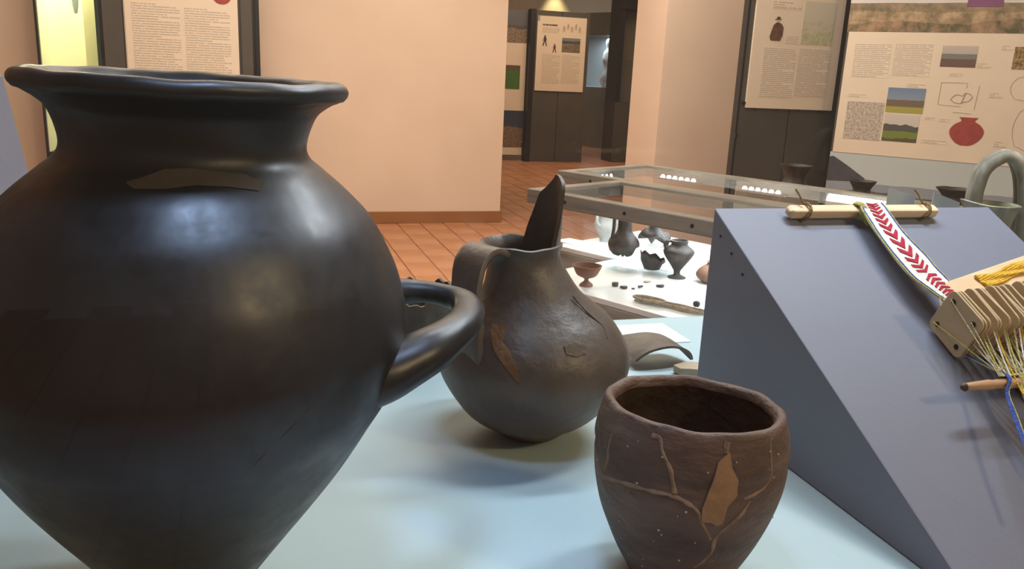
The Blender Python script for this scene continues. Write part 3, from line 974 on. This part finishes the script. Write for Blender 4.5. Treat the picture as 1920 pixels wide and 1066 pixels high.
# ------------------------------------------------------------------ the large black urn
UR = [(.034, 0), (.0480, .024), (.0705, .057), (.0850, .078), (.1030, .1055), (.1185, .133), (.1305, .156), (.1370, .185), (.1365, .203),
      (.1305, .227), (.1235, .2436), (.1115, .265), (.0955, .282), (.0805, .295), (.0715, .303), (.0695, .312), (.0740, .327), (.0800, .3336), (.0880, .3385)]
urn = thing('urn', 'large black burnished urn with flared rim and horizontal loop handle', 'urn', (-.042, .542, T + .0005))
lip = [(.0905, .3392), (.0927, .3420), (.0930, .3455), (.0905, .3485), (.085, .3492), (.077, .3445), (.0655, .330), (.0615, .312), (.073, .298), (.095, .275)]
full = [(0, 0)] + catmull(UR, 6) + catmull(lip, 4) + [(.112, .22), (.118, .18), (.095, .12), (.045, .045), (0, .02)]
ca_, sa_ = rt0.x, rt0.y


def urn_fn(p, a, r, z):
    s = max(0, min(1, (z - .24) / .1))
    dz = -.020 * (p[0] * ca_ + p[1] * sa_) * s
    k = 1 + .003 * math.sin(3 * a + 1) + .002 * math.sin(5 * a + z * 40)
    sx_ = .046 * (z - .19)
    p = (p[0] + A_.x * sx_, p[1] + A_.y * sx_, z)
    if z > .337:
        dz += .0003 * math.sin(9 * a) + .0002 * math.sin(17 * a)
    return (p[0] * k, p[1] * k, z + dz)


A_ = Vector((rt0.x, rt0.y, 0))
B_ = Vector((fw.x, fw.y, 0)).normalized()
MB().lathe(full, 128, urn_fn).build('body', BLACKC, urn, angle=60)
hp = [(.098, -.050, .168, .024), (.119, -.048, .173, .0215), (.142, -.042, .181, .0180), (.160, -.031, .187, .0150), (.177, -.012, .192, .0130), (.185, .010, .195, .0115),
      (.182, .030, .197, .0100), (.166, .042, .199, .0090), (.145, .048, .199, .0105), (.112, .048, .196, .016)]
MB().tube(catmull(hp, 6), 0, 20, flat=.85).noise(.001, 40).build('handle', BLACKC, urn)
patch(UR, [(-108.4, .2961), (-102.8, .2987), (-95.5, .3027), (-85.7, .3034), (-77.8, .3023), (-63.6, .3002), (-57.2, .2955), (-61.2, .2922), (-70.1, .2945), (-84.1, .2956), (-94.3, .2937), (-104.5, .2934)], REPAIR, urn)
strip(UR, [(-56, .190), (-60.1, .1818), (-64.7, .1726), (-70.1, .1602), (-74.2, .1459)], .0012, REPAIR, urn, 'crack', .0004)

# ------------------------------------------------------------------ the tall-tongued jug
JP = [(.030, 0), (.044, .0108), (.066, .0256), (.087, .0519), (.0963, .0749), (.0945, .0977), (.0804, .1201), (.0632, .1367), (.050, .1505), (.043, .163), (.0375, .178), (.0365, .188), (.0395, .196)]
jug = thing('beaked_jug', 'dark brown round jug with broad strap handle and tall tongue-shaped spout', 'jug', (.266, .755, T + .0005))


def neck_shift(z):
    s = max(0, min(1, (z - .13) / .065))
    return A_ * (-.0175 * s)


def jug_fn(p, a, r, z):
    q = Vector(p) + neck_shift(z)
    k = 1 + .004 * math.sin(3 * a + 2)
    if z > .19:
        q.z += .0006 * math.sin(5 * a) + .0004 * math.sin(9 * a + 1)
    return tuple(Vector((q.x * k, q.y * k, q.z)))


full = [(0, 0)] + catmull(JP, 6) + [(.0405, .1985), (.0385, .1995), (.0365, .198), (.0335, .188), (.034, .176), (.045, .15), (.075, .115), (.085, .07), (.05, .02), (0, .01)]
MB().lathe(full, 96, jug_fn).noise(.0012, 22, 3.1).build('body', BROWNB, jug, angle=60)
# strap handle: a broad flat band bowing out to the front left
rd = (A_ * -.72 + B_ * -.69).normalized()
wdv = Vector((-rd.y, rd.x, 0))
spath = catmull([(.034, .1935, .021), (.050, .1975, .021), (.068, .186, .0205), (.0805, .162, .0195), (.0865, .135, .0195), (.0890, .112, .021), (.0885, .098, .023)], 6)
vs_, fs = [], []
M = 12
for i, (rr, zz, hw) in enumerate(spath):
    i0, i1 = max(0, i - 1), min(len(spath) - 1, i + 1)
    tg = (rd * (spath[i1][0] - spath[i0][0]) + Vector((0, 0, spath[i1][1] - spath[i0][1]))).normalized()
    nm = tg.cross(wdv).normalized()
    c = rd * rr + Vector((0, 0, zz)) + neck_shift(zz)
    for k in range(M):
        a = 2 * PI * k / M
        cx, sx = math.cos(a), math.sin(a)
        wx = math.copysign(abs(cx) ** .5, cx) * hw
        tx = math.copysign(abs(sx) ** .6, sx) * .0042 * (.7 + .6 * abs(cx))
        vs_.append(tuple(c + wdv * wx + nm * tx))
for i in range(len(spath) - 1):
    for k in range(M):
        a, b = i * M + k, i * M + (k + 1) % M
        fs.append((a, b, b + M, a + M))
fs += [tuple(range(M - 1, -1, -1)), tuple((len(spath) - 1) * M + k for k in range(M))]
MB().add(vs_, fs).noise(.0008, 40).build('strap_handle', BROWNB, jug, angle=60)
# tongue-shaped spout rising from the far right of the rim
vs_, fs = [], []
NU, NV = 22, 22
rc = neck_shift(.196)
for side in (0, 1):
    for j in range(NV + 1):
        v = j / NV
        zz = .186 + .078 * v
        hw = math.radians(64) * (1 - .55 * v) * (1 if v < .86 else math.sqrt(max(0, 1 - .8 * ((v - .86) / .14) ** 2)))
        f0 = math.radians(26 + 6 * v)
        for i in range(NU + 1):
            u = -1 + 2 * i / NU
            f = f0 + u * hw
            r = .0378 - .0045 * side * (1 - .25 * v * v) + .002 * v
            lift = -.012 * v * v * max(0, u) ** 1.3 - .002 * v * u * u
            vs_.append(tuple(rc + (A_ * math.cos(f) + B_ * math.sin(f)) * r + Vector((0, 0, zz + lift))))
W = NU + 1
S2 = (NV + 1) * W
for j in range(NV):
    for i in range(NU):
        a = j * W + i
        fs.append((a, a + 1, a + 1 + W, a + W))
        fs.append((a + S2, a + W + S2, a + 1 + W + S2, a + 1 + S2))
    for i in (0, NU):
        a = j * W + i
        fs.append((a, a + W, a + W + S2, a + S2) if i == 0 else (a, a + S2, a + W + S2, a + W))
for i in range(NU):
    a = NV * W + i
    fs.append((a, a + 1, a + 1 + S2, a + S2))
    fs.append((i, i + S2, i + 1 + S2, i + 1))
MB().add(vs_, fs).noise(.0008, 40).build('tongue_spout', BROWNB, jug, angle=50)
patch(JP, [(-89.5, .1195), (-81.4, .1217), (-73.3, .1182), (-75.1, .1127), (-82.2, .1108), (-88.7, .1134)], pmat('grey_tan_plaster', [(.085, .066, .046), (.11, .086, .06)], .7, 30, .2, 120, .2), jug)
patch(JP, [(-149.9, .1402), (-138.0, .1422), (-131.5, .1314), (-129.9, .1194), (-124.5, .1147), (-118.0, .1013), (-115.8, .0881), (-123.9, .1002), (-133.9, .1132), (-141.6, .1261)], TANPATCH, jug, off=.0012)
strip(JP, [(-60, .155), (-52, .140), (-46, .128), (-50, .118)], .0009, BROWNB, jug, 'crack', .0005)

# ------------------------------------------------------------------ the brown beaker
CP = [(.036, 0), (.0455, .0178), (.0535, .0357), (.062, .0576), (.0675, .0792), (.0690, .0960), (.0684, .1030), (.0692, .1085), (.0676, .1180), (.0645, .1300)]
cup = thing('beaker', 'brown coarse clay beaker with pale repaired cracks and ochre patch', 'beaker', (.298, .4925, T + .0005))


def cup_fn(p, a, r, z):
    dz = .0
    if z > .10:
        s = (z - .10) / .034
        dz = s * (.003 - .030 * (p[0] * ca_ + p[1] * sa_) + .05 * -(p[0] * -B_.x + p[1] * -B_.y) * -1 + .0004 * math.sin(7 * a) + .0003 * math.sin(13 * a))
    k = 1 + .006 * math.sin(2 * a + 1) + .003 * math.sin(5 * a)
    return (p[0] * k, p[1] * k, z + dz)


full = [(0, 0), (.030, -.0)] + catmull(CP, 8) + [(.0638, .1325), (.0618, .1338), (.0590, .1335), (.0568, .1310), (.0562, .1265)]
MB().lathe(full, 112, cup_fn).noise(.0009, 35, 1.0).build('body', CUPC, cup, angle=60)
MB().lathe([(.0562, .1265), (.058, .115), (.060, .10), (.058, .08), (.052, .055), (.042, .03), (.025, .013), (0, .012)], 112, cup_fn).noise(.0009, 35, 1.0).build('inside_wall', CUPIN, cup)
CR = [
    [(-143, .1275), (-138.2, .1270), (-135.4, .1205), (-129.8, .1112), (-126.9, .0978)],
    [(162.2, .0765), (-177.4 + 360, .0873)][:0] + [(-177.4, .0873), (-154.9, .0939), (-138.1, .0955), (-126.8, .0955), (-118.9, .0922), (-113.0, .087), (-109.8, .0777), (-103.1, .064)],
    [(-172.1, .118), (-172.6, .1042), (-173.7, .0943)],
    [(-99.0, .130), (-99.8, .128), (-100.1, .1235)],
    [(-66, .1295), (-68.1, .127), (-69.0, .1152), (-70.1, .1029), (-80.5, .097), (-87.2, .0954)],
    [(-82.7, .093), (-86.8, .0845), (-95.1, .0743), (-100.6, .064), (-100.3, .0505), (-108.8, .0376)],
]
for k, c in enumerate(CR):
    strip(CP, c, .0022 if k != 3 else .0028, CRACK, cup, off=.0004)
patch(CP, [(-98.3, .1248), (-97.4, .1162), (-93.7, .1092), (-92.7, .0992), (-97.2, .0921), (-98.2, .0779), (-101.6, .0764), (-105.5, .0796), (-110.6, .0793), (-111.1, .0903), (-108.8, .1009), (-106.8, .1108), (-105.0, .1189), (-101.2, .1223)], CUPPATCH, cup, off=.0012)
g = MB()
for k in range(34):
    p_ = on(CP, random.uniform(-190, -50), random.uniform(.02, .125), .0002)
    s = random.uniform(.0003, .0006)
    g.box(p_.x - s, p_.x + s, p_.y - s, p_.y + s, p_.z - s, p_.z + s)
tag(g.build('grit', GRIT, cup, smooth=False), kind='stuff')

# ------------------------------------------------------------------ small things on the blue floor
bw = thing('broken_bowl', 'dark bowl with chipped rim behind the urn handle', 'bowl', (.193, 1.000, T + .0005))


def chip(p, a, r, z):
    if z > .055:
        return (p[0], p[1], z + .006 * math.sin(4 * a) + .004 * math.sin(9 * a + 1) + .003 * math.sin(17 * a))
    return p


full = [(0, 0), (.035, 0)] + catmull([(.036, .002), (.046, .030), (.052, .060), (.054, .088)], 5) + [(.049, .088), (.046, .06), (.038, .03), (0, .012)]
MB().lathe(full, 72, chip).noise(.0015, 30).build('body', DKCLAY, bw)

# curved sherd
vs_, fs = [], []
NU, NV = 18, 8
ol = lambda v: .0
for side in (0, 1):
    for j in range(NV + 1):
        v = j / NV
        for i in range(NU + 1):
            u = i / NU
            a = math.radians(160 - 150 * u * (.62 + .38 * (1 - v)) - 18 * v)
            R = .046 - .0045 * side
            vs_.append((R * math.cos(a), v * .075 * (1 - .35 * u * v) - .006 * math.sin(4 * u), R * .62 * math.sin(a) + .002))
W = NU + 1
S2 = (NV + 1) * W
for j in range(NV):
    for i in range(NU):
        a = j * W + i
        fs.append((a, a + 1, a + 1 + W, a + W))
        fs.append((a + S2, a + W + S2, a + 1 + W + S2, a + 1 + S2))
    for i in (0, NU):
        a = j * W + i
        fs.append((a, a + W, a + W + S2, a + S2))
for i in range(NU):
    fs.append((i, i + S2, i + 1 + S2, i + 1))
    a = NV * W + i
    fs.append((a, a + 1, a + 1 + S2, a + S2))
sh = MB().add(vs_, fs).noise(.0012, 40).build('curved_sherd', pmat('grey_brown_clay', [(.075, .060, .045), (.15, .12, .09)], .6, 20, .2, 80), loc=(.498, .905, T + .0005), rotz=math.radians(2))
tag(sh, 'arched grey-brown pottery sherd lying next to the label card', 'sherd')
cardm = pmat('card_white_print', [(.82, .84, .84)], .7)
cd_ = thing('label_card', 'white printed label card lying behind the arched sherd', 'card', (.545, 1.04, T))
MB().box(-.075, .042, -.043, .045, .0002, .0016).build('sheet', cardm, cd_, smooth=False)
TEXTC = text_mat('print_card_text', 1, 26, (.82, .84, .84), (.42, .44, .46), 2.0)
for k in range(4):
    MB().box(-.03, .034, -.036 + k * .011, -.029 + k * .011, .0016, .0019).build('text_line', TEXTC, cd_, smooth=False)
shard('fragment', 'small buff sherd peeping out beside the wedge foot', (.525, .880, T), .026, BUFF, 9, .010)

# slate blue slanted block
wd = thing('slanted_block', 'slate blue wedge-shaped display block holding the tablet weaving', 'display block', (.487, .392, T + .0005))
WX, WY, WZ = .385, .414, .224
MB().add([(0, 0, 0), (WX, 0, 0), (WX, WY, 0), (0, WY, 0), (0, WY, WZ), (WX, WY, WZ)],
         [(0, 3, 2, 1), (0, 1, 5, 4), (2, 3, 4, 5), (0, 4, 3), (1, 2, 5)]).build('block', WEDGEM, wd, smooth=False, bevel=.0015)
for (yy, zz) in ((.395, .196), (.37, .182), (.345, .165)):
    o = MB().lathe([(0, .001), (.0016, .0008), (.0018, -.002), (0, -.002)], 8).build('nail_head', SCREW, wd, loc=(0, yy, zz))
    o.rotation_euler = (0, -PI / 2, 0)
# second block glimpsed behind the urn at the left edge
wd2 = thing('slanted_block', 'blue-grey display block with sloping edge at far left behind urn', 'display block', (-.64, .93, T + .0005))
MB().prism([(0, 0), (.424, 0), (.375, .33), (0, .33)], 0, .16).build('block', WEDGEM, wd2, smooth=False, bevel=.0015)

# ------------------------------------------------------------------ tablet weaving on the block
SN = Vector((0, -.224, .414)).normalized()      # slope normal
ST = Vector((0, -.414, -.224)).normalized()     # downhill
RID = Vector((0, .806, 1.164))


def sp(x, s, e):
    """point at x, s metres down the slope from the ridge, e above the surface"""
    return Vector((x, 0, 0)) + RID + ST * s + SN * e + Vector((0, 0, .0005))


def bar(path_pts, hw, hh, mat, name, parent, bevel=.0015, taper=None):
    a, b = Vector(path_pts[0]), Vector(path_pts[1])
    t = (b - a).normalized()
    n = (SN - t * SN.dot(t)).normalized()
    s = n.cross(t)
    tp = taper or [(0, .6), (.02, 1), (.98, 1), (1, .6)]
    vs_, fs = [], []
    for u, k in tp:
        c = a + (b - a) * u
        for x, y in ((-1, -1), (1, -1), (1, 1), (-1, 1)):
            vs_.append(tuple(c + s * (hw * k * x) + n * (hh * k * y)))
    for i in range(len(tp) - 1):
        for k in range(4):
            p0, p1 = i * 4 + k, i * 4 + (k + 1) % 4
            fs.append((p0, p1, p1 + 4, p0 + 4))
    m = (len(tp) - 1) * 4
    fs += [(3, 2, 1, 0), (m, m + 1, m + 2, m + 3)]
    o = MB().add(vs_, fs).build(name, mat, parent, smooth=False, bevel=bevel)
    return o


st = thing('tension_stick', 'pale flat wooden stick along the top edge of the wedge', 'stick', tuple(sp(.66, .012, 0)))
st_inv = Matrix.Translation(-Vector(st.location))
loc0 = Vector(st.location)
bar([sp(.566, .019, .009) - loc0, sp(.772, .019, .009) - loc0], .0065, .0055, WOODL, 'stick_body', st, .002)
for x in (.588, .752):
    lp = []
    for i in range(17):
        a = 2 * PI * i / 16
        lp.append(tuple(sp(x + .004 * math.sin(a), .019 + .0100 * math.cos(a), .009 + .0088 * math.sin(a)) - loc0))
    MB().tube(lp, .0017, 6, caps=False).build('cord_loop', CORDM, st)
    MB().tube([tuple(sp(x - .003, .016, .018) - loc0), tuple(sp(x - .006, .006, .024) - loc0), tuple(sp(x - .008, .0, .026) - loc0)], .0012, 6).build('cord_end', CORDM, st)

band = thing('woven_band', 'white tablet-woven band with red chevrons and blue edges', 'band', tuple(sp(.66, .1, 0)))
loc1 = Vector(band.location)
left = [(.660, .785, 1.1730), (.655, .770, 1.1660), (.648, .739, 1.150), (.641, .685, 1.123), (.642, .657, 1.111), (.646, .641, 1.105), (.650, .630, 1.0995)]
right = [(.692, .785, 1.1730), (.690, .770, 1.1665), (.685, .741, 1.151), (.683, .698, 1.131), (.679, .672, 1.120), (.678, .646, 1.108), (.680, .632, 1.1005)]
LL, RR = catmull(left, 8), catmull(right, 8)
NB = len(LL)


def bp(u, v, e=0.0):
    f = max(0, min(1, v)) * (NB - 1)
    i = min(int(f), NB - 2)
    k = f - i
    a = Vector(LL[i]).lerp(Vector(LL[i + 1]), k)
    b = Vector(RR[i]).lerp(Vector(RR[i + 1]), k)
    sag = -.0025 * math.sin(PI * u)
    return a.lerp(b, u) + SN * (e - sag * .0 + .0012 * math.sin(PI * u)) - loc1


vs_, fs = [], []
NU, NV = 8, 60
for side in (0, 1):
    for j in range(NV + 1):
        for i in range(NU + 1):
            vs_.append(tuple(bp(i / NU, j / NV, -.0014 * side)))
W = NU + 1
S2 = (NV + 1) * W
for j in range(NV):
    for i in range(NU):
        a = j * W + i
        fs.append((a, a + W, a + 1 + W, a + 1))
        fs.append((a + S2, a + 1 + S2, a + 1 + W + S2, a + W + S2))
    for i in (0, NU):
        a = j * W + i
        fs.append((a, a + S2, a + W + S2, a + W))
for i in range(NU):
    fs.append((i, i + 1, i + 1 + S2, i + S2))
MB().add(vs_, fs).build('cloth', WHITEY, band)
for u, mt, rr in ((.01, LIMEY, .0009), (.06, BLUEY, .0009), (.955, BLUEY, .0007), (.99, LIMEY, .0008)):
    MB().tube([tuple(bp(u + .012 * math.sin(j * .7), j / 40, .0004)) for j in range(41)], rr, 6).build('edge_yarn', mt, band)
NC = 20
for k in range(NC):
    v0 = .04 + .90 * k / NC
    dv = .90 / NC
    flip = -1 if k >= 13 else 1
    for s in (-1, 1):
        m = MB()
        sl = .030 * flip
        P = [(.5, v0 + .012), (.5 + s * .23, v0 + .012 - sl), (.5 + s * .23, v0 + .012 - sl + dv * .42), (.5, v0 + .012 + dv * .62)]
        top = [bp(a, b, .0009) for a, b in P]
        bot = [bp(a, b, -.0004) for a, b in P]
        m.add([tuple(q) for q in top + bot], [(0, 1, 2, 3), (7, 6, 5, 4), (0, 4, 5, 1), (1, 5, 6, 2), (2, 6, 7, 3), (3, 7, 4, 0)])
        m.build('chevron', REDY, band, smooth=False)
# knot at the stick
for k, (mt, r0) in enumerate(((LIMEY, .0075), (BLUEY, .0065), (CREAMY, .0085))):
    lp = [tuple(sp(.6585 + .0015 * math.sin(2 * a) + k * .0016, .020 + r0 * 1.15 * math.cos(a), .011 + r0 * 1.0 * math.sin(a)) - loc1) for a in [i * 2 * PI / 18 for i in range(19)]]
    MB().tube(lp, .0020, 7, caps=False).build('knot_yarn', mt, band)
MB().tube([tuple(sp(.656, .026, .014) - loc1), tuple(sp(.660, .034, .010) - loc1), tuple(sp(.664, .040, .006) - loc1)], .0028, 7).build('knot_yarn', LIMEY, band)

# square weaving tablets
SD = .0245
CARDS = [.637, .6405, .644, .6525, .6555, .664, .667, .6745, .681, .6845, .6885, .695, .6985, .7045, .710, .7135, .7205, .727, .733]
LIFT = [0, .0, .001, .003, .0025, .004, .003, .006, .006, .005, .006, .008, .006, .011, .008, .007, .009, .007, .008]
SC = (RID - Vector((0, .601, 1.086)))
s0 = (Vector((0, .601, 1.086)) - RID).dot(ST)
tab_names = ['front square wooden weaving tablet showing four drilled holes'] + ['square wooden weaving tablet, %s of the packed row counted from the front one' % w_ for w_ in ('second third fourth fifth sixth seventh eighth ninth tenth eleventh twelfth thirteenth fourteenth fifteenth sixteenth seventeenth eighteenth nineteenth').split()]
corner = .007


def tablet_mesh():
    m = MB()
    n = []
    for cx, cy, a0 in ((1, 1, 0), (-1, 1, 90), (-1, -1, 180), (1, -1, 270)):
        for k in range(5):
            a = math.radians(a0 + 22.5 * k)
            n.append((cx * (SD - corner) + corner * math.cos(a), cy * (SD - corner) + corner * math.sin(a)))
    N = len(n)
    # ring from outline to four holes is approximated by a plate; holes are recessed discs
    m.add([(0, a, b) for a, b in n] + [(.0022, a, b) for a, b in n],
          [tuple(range(N - 1, -1, -1)), tuple(range(N, 2 * N))] + [(i, (i + 1) % N, (i + 1) % N + N, i + N) for i in range(N)])
    return m


tm = None
for k, x in enumerate(CARDS):
    e = SD + .0035 + LIFT[k]
    c = sp(x, s0 + .0005 * (k % 3), e)
    rx = math.radians([0, 1, -1, 3, 2, -3, 1, 4, 2, -2, 3, 1, -2, 5, 2, -1, 3, 1, 2][k])
    rot = Matrix((( 1, 0, 0), (0, -ST.y, SN.y), (0, -ST.z, SN.z))).to_euler()
    if k == 0:
        t = thing('weaving_tablet', tab_names[0], 'tablet', c, 0, 'weaving tablets')
        o = tablet_mesh().build('plate', WOODT, t, smooth=False, bevel=.0004, segs=1)
        for a, b in ((.62, .62), (-.62, .62), (.62, -.62), (-.62, -.62)):
            h = MB().lathe([(0, -.0004), (.0026, -.0004), (.0026, .0004), (0, .0004)], 14).build('hole', HOLE, t, loc=(-.0001, a * SD, b * SD))
            h.rotation_euler = (0, PI / 2, 0)
        tm = o.data
    else:
        t = bpy.data.objects.new('weaving_tablet', tm)
        COL.objects.link(t)
        b = t.modifiers.new('bevel', 'BEVEL')
        b.width, b.segments, b.limit_method = .0004, 1, 'ANGLE'
        t.location = c
        tag(t, tab_names[k], 'tablet', 'weaving tablets')
    t.rotation_euler = rot
    t.rotation_euler.x += rx

# long flat shuttle wound with yellow yarn, behind the tablets
sh = thing('yarn_shuttle', 'flat wooden shuttle wound with yellow yarn behind the tablets', 'shuttle', tuple(sp(.75, .16, 0)))
l2 = Vector(sh.location)
a_, b_ = Vector((.668, .640, 1.104)), Vector((.862, .686, 1.130))
bar([a_ - l2, b_ - l2], .0150, .0022, WOODL, 'blade', sh, .001)
tt = (b_ - a_).normalized()
ss = (SN - tt * SN.dot(tt)).normalized().cross(tt)
for k in range(9):
    off = (k - 4) * .0016
    pts_ = []
    for i in range(14):
        u = .22 + .75 * i / 13
        pts_.append(tuple(a_ + (b_ - a_) * u + ss * (off * (1 + .25 * math.sin(i + k))) + SN * (.0034 + .0012 * math.sin(i * 1.3 + k)) - l2))
    MB().tube(pts_, .0017, 6).build('yarn', YELY, sh)

# pointed stick across the warp
s2 = thing('pointed_stick', 'brown pointed wooden stick laid across the warp threads', 'stick', tuple(sp(.65, .31, 0)))
l3 = Vector(s2.location)
PA, PB = Vector((.586, .534, 1.0515)), Vector((.840, .534, 1.0515))
m = MB().tube([tuple(PA.lerp(PB, u) - l3) + (r,) for u, r in ((0, .0012), (.008, .0034), (.04, .0042), (.12, .0054), (.14, .0046), (.2, .0055), (.9, .0055), (1, .003))], 0, 12, flat=.85)
m.build('shaft', WOODS, s2)
MB().tube([tuple(PA.lerp(PB, u) - l3) + (r,) for u, r in ((-.004, .001), (.0, .0024), (.012, .0042))], 0, 10).build('tip', pmat('charred_wood', [(.08, .05, .03)], .6), s2)

# warp threads from the tablets over the stick and down the slope
wt = thing('warp_threads', 'fan of white, yellow and blue warp threads below the tablets', 'thread', tuple(sp(.65, .30, 0)))
l4 = Vector(wt.location)
MT = [CREAMY, CREAMY, LIMEY, WHITEY, CREAMY, WHITEY, WHITEY, LIMEY, YELY, CREAMY]
stick_top = .0405
for k, x in enumerate(CARDS):
    e = SD + .0035 + LIFT[k]
    for h, (a, b) in enumerate(((.62, .62), (.62, -.62), (-.62, -.62))):
        mt = MT[(k * 2 + h) % 10]
        p0 = sp(x - .0006 if k == 0 else x + .0034 * (h % 2), s0 - a * SD * (1 if k == 0 else -1), e + b * SD)
        if k == 0:
            p0 = sp(x - .0009, s0 - SD * .62 * (1, -1, 1)[h], e + SD * .62 * (1, 1, -1)[h])
        else:
            p0 = sp(x + .0015, s0 + SD * .95, e + SD * (.5, -.1, -.7)[h])
        xs = .627 + k * .0040 + .0018 * h
        p1 = Vector((xs, .5345, 1.0515 + .0068))
        p2 = Vector((.600 + k * .0085 + .003 * h, .43, .9760 + .006 + .002 * h))
        if k == 0:
            pm = p0 + (p1 - p0) * .03 + Vector((-.0008, 0, 0))
            pts_ = [p0, pm, p1]
        else:
            pts_ = [p0, p0.lerp(p1, .5) - SN * .001, p1]
        MB().tube([tuple(Vector(q) - l4) for q in catmull(pts_, 4)], .00075 if k else .0006, 5).build('thread', mt, wt)
        if (k * 3 + h) % 4 == 0 and k > 2:
            MB().tube([tuple(Vector(q) - l4) for q in catmull([p1, p1.lerp(p2, .15) + Vector((0, 0, -.002)), p2], 4)], .0009, 5).build('thread', mt, wt)
for j in range(6):
    o_ = .0006 * (j - 2.5)
    P = [sp(.642 + o_ * .4, s0 + SD, .012), Vector((.636 + o_, .5345, 1.0592)), Vector((.626 + o_, .523, 1.0470)), Vector((.613 + o_ * 1.6, .499, 1.034)), Vector((.594 + o_ * 1.2, .463, 1.015)), Vector((.575 + o_, .425, .992))]
    MB().tube([tuple(Vector(q) - l4) for q in catmull(P, 5)], .0008, 5).build('thread', BLUEY if j < 5 else LIMEY, wt)
for j in range(8):
    o_ = .0011 * (j - 3.5)
    P = [Vector((.655 + o_, .5345, 1.0592)), Vector((.647 + o_, .523, 1.046)), Vector((.640 + o_ * 1.5, .495, 1.031)), Vector((.628 + o_ * 1.6, .44, 1.0))]
    MB().tube([tuple(Vector(q) - l4) for q in catmull(P, 5)], .0010, 5).build('thread', WHITEY if j > 2 else LIMEY, wt)
for j in range(8):
    o_ = .0012 * j
    xs = .640 + o_
    pts_ = [sp(.646 + o_ * 2, s0 - SD * .9, .026), Vector((.650 + o_ * 2.4, .632, 1.1005))]
    MB().tube([tuple(sp(.640 + o_ * 3.4, s0 - SD * .55, .018 + .002 * (j % 3)) - l4), tuple(Vector((.648 + .0042 * j, .636, 1.103)) - l4)], .0008, 5).build('thread', (CREAMY, LIMEY, WHITEY, CREAMY)[j % 4], wt)

rc_ = thing('red_cloth', 'dark red folded cloth lying under the warp threads', 'cloth', tuple(sp(.72, .24, 0)))
l5 = Vector(rc_.location)
vs_, fs = [], []
NU, NV = 10, 12
for side in (0, 1):
    for j in range(NV + 1):
        for i in range(NU + 1):
            x = .672 + .15 * i / NU + .012 * j / NV
            s_ = .228 + .085 * j / NV + .01 * math.sin(i * .9)
            e = (.010 + .004 * math.sin(i * 1.4) * math.sin(j * .6)) if side == 0 else .001
            vs_.append(tuple(sp(x, s_, e) - l5))
W = NU + 1
S2 = (NV + 1) * W
for j in range(NV):
    for i in range(NU):
        a = j * W + i
        fs.append((a, a + W, a + 1 + W, a + 1))
        fs.append((a + S2, a + 1 + S2, a + 1 + W + S2, a + W + S2))
    for i in (0, NU):
        a = j * W + i
        fs.append((a, a + S2, a + W + S2, a + W))
for i in range(NU):
    fs.append((i, i + 1, i + 1 + S2, i + S2))
    a = NV * W + i
    fs.append((a, a + S2, a + 1 + S2, a + 1))
MB().add(vs_, fs).build('folds', DKRED, rc_)

# ------------------------------------------------------------------ tall-handled cup behind the block
hc = thing('looped_cup', 'grey-green spouted cup with a tall double-ridged loop handle behind wedge', 'cup', (.985, .905, T + .0005))
prof = [(0, 0), (.022, 0)] + catmull([(.024, .002), (.026, .03), (.022, .09), (.020, .135), (.024, .165), (.030, .195), (.036, .2115)], 5) + [(.034, .2125), (.032, .211)]


def hc_fn(p, a, r, z):
    if z > .17:
        s = (z - .17) / .042
        d = max(0, math.cos(a - math.atan2((-A_).y, (-A_).x))) ** 4
        return (p[0] * (1 + .18 * d * s), p[1] * (1 + .18 * d * s), z + .004 * d * s)
    return p


MB().lathe(prof, 48, hc_fn).build('body', HORNC, hc)
MB().lathe([(.032, .211), (.027, .197), (.021, .175), (.012, .165), (0, .163)], 48, hc_fn).build('inside_wall', HORNIN, hc)
for s in (-1, 1):
    hp = [(-.017, .016, .200), (-.017, .018, .228), (-.012, .018, .255), (.004, .018, .272), (.020, .018, .277), (.036, .018, .266), (.048, .018, .235), (.053, .016, .190), (.050, .012, .145), (.040, .008, .105), (.022, .004, .085)]
    P = [tuple(A_ * a + B_ * (b + s * .0052) + Vector((0, 0, c))) for a, b, c in hp]
    MB().tube(catmull(P, 6), .0088, 12, upv=tuple(B_)).noise(.0006, 60).build('handle', HORNC, hc)
cg = pmat('grey_card', [(.30, .30, .28)], .7)
for k, (x, y, lb) in enumerate(((.925, 1.015, 'small grey upright card behind wedge, next to the stick end'), (.985, .990, 'small grey upright card behind wedge, next to looped cup'))):
    o = MB().prism([(-.028, 0), (.028, 0), (.024, .205 - .004 * k), (-.016, .218 - .004 * k)], 0, .003).build('standing_card', cg, smooth=False, loc=(x, y, T + .0005), rotz=-.3)
    tag(o, lb, 'card')


# ------------------------------------------------------------------ pieces that belong to a part of their thing
NEST = {'board': ('text_column', 'intro_text', 'caption', 'map_print', 'heading_text', 'figure_print', 'face_print', 'hat_print', 'pot_print', 'margin_line',
                  'beach_photo', 'title_text', 'corner_mark', 'town_print', 'field_print', 'hill_print'),
        'text_sheet': ('text_column', 'caption', 'map_print', 'field_photo', 'hills_photo', 'town_photo', 'yellow_photo', 'pot_print', 'drawing_line'),
        'body': ('crack_fill', 'repair_patch', 'crack', 'grit'), 'cloth': ('chevron', 'edge_yarn'), 'blade': ('yarn',), 'plate': ('hole',),
        'glint_base': ('diode', 'tube'), 'block': ('nail_head',), 'stick_body': ('cord_loop', 'cord_end'), 'sheet': ('text_line',)}
base = lambda o: o.name.split('.')[0]
for root in [o for o in COL.objects if o.parent is None and o.children]:
    kids = list(root.children)
    names = {base(k): k for k in kids}
    hosts = [h for h in ('text_sheet', 'board', 'body', 'cloth', 'blade', 'plate', 'glint_base', 'block', 'stick_body', 'sheet') if h in names]
    for k in kids:
        for h in hosts:
            if base(k) in NEST[h] and k is not names[h]:
                k.parent = names[h]
                break
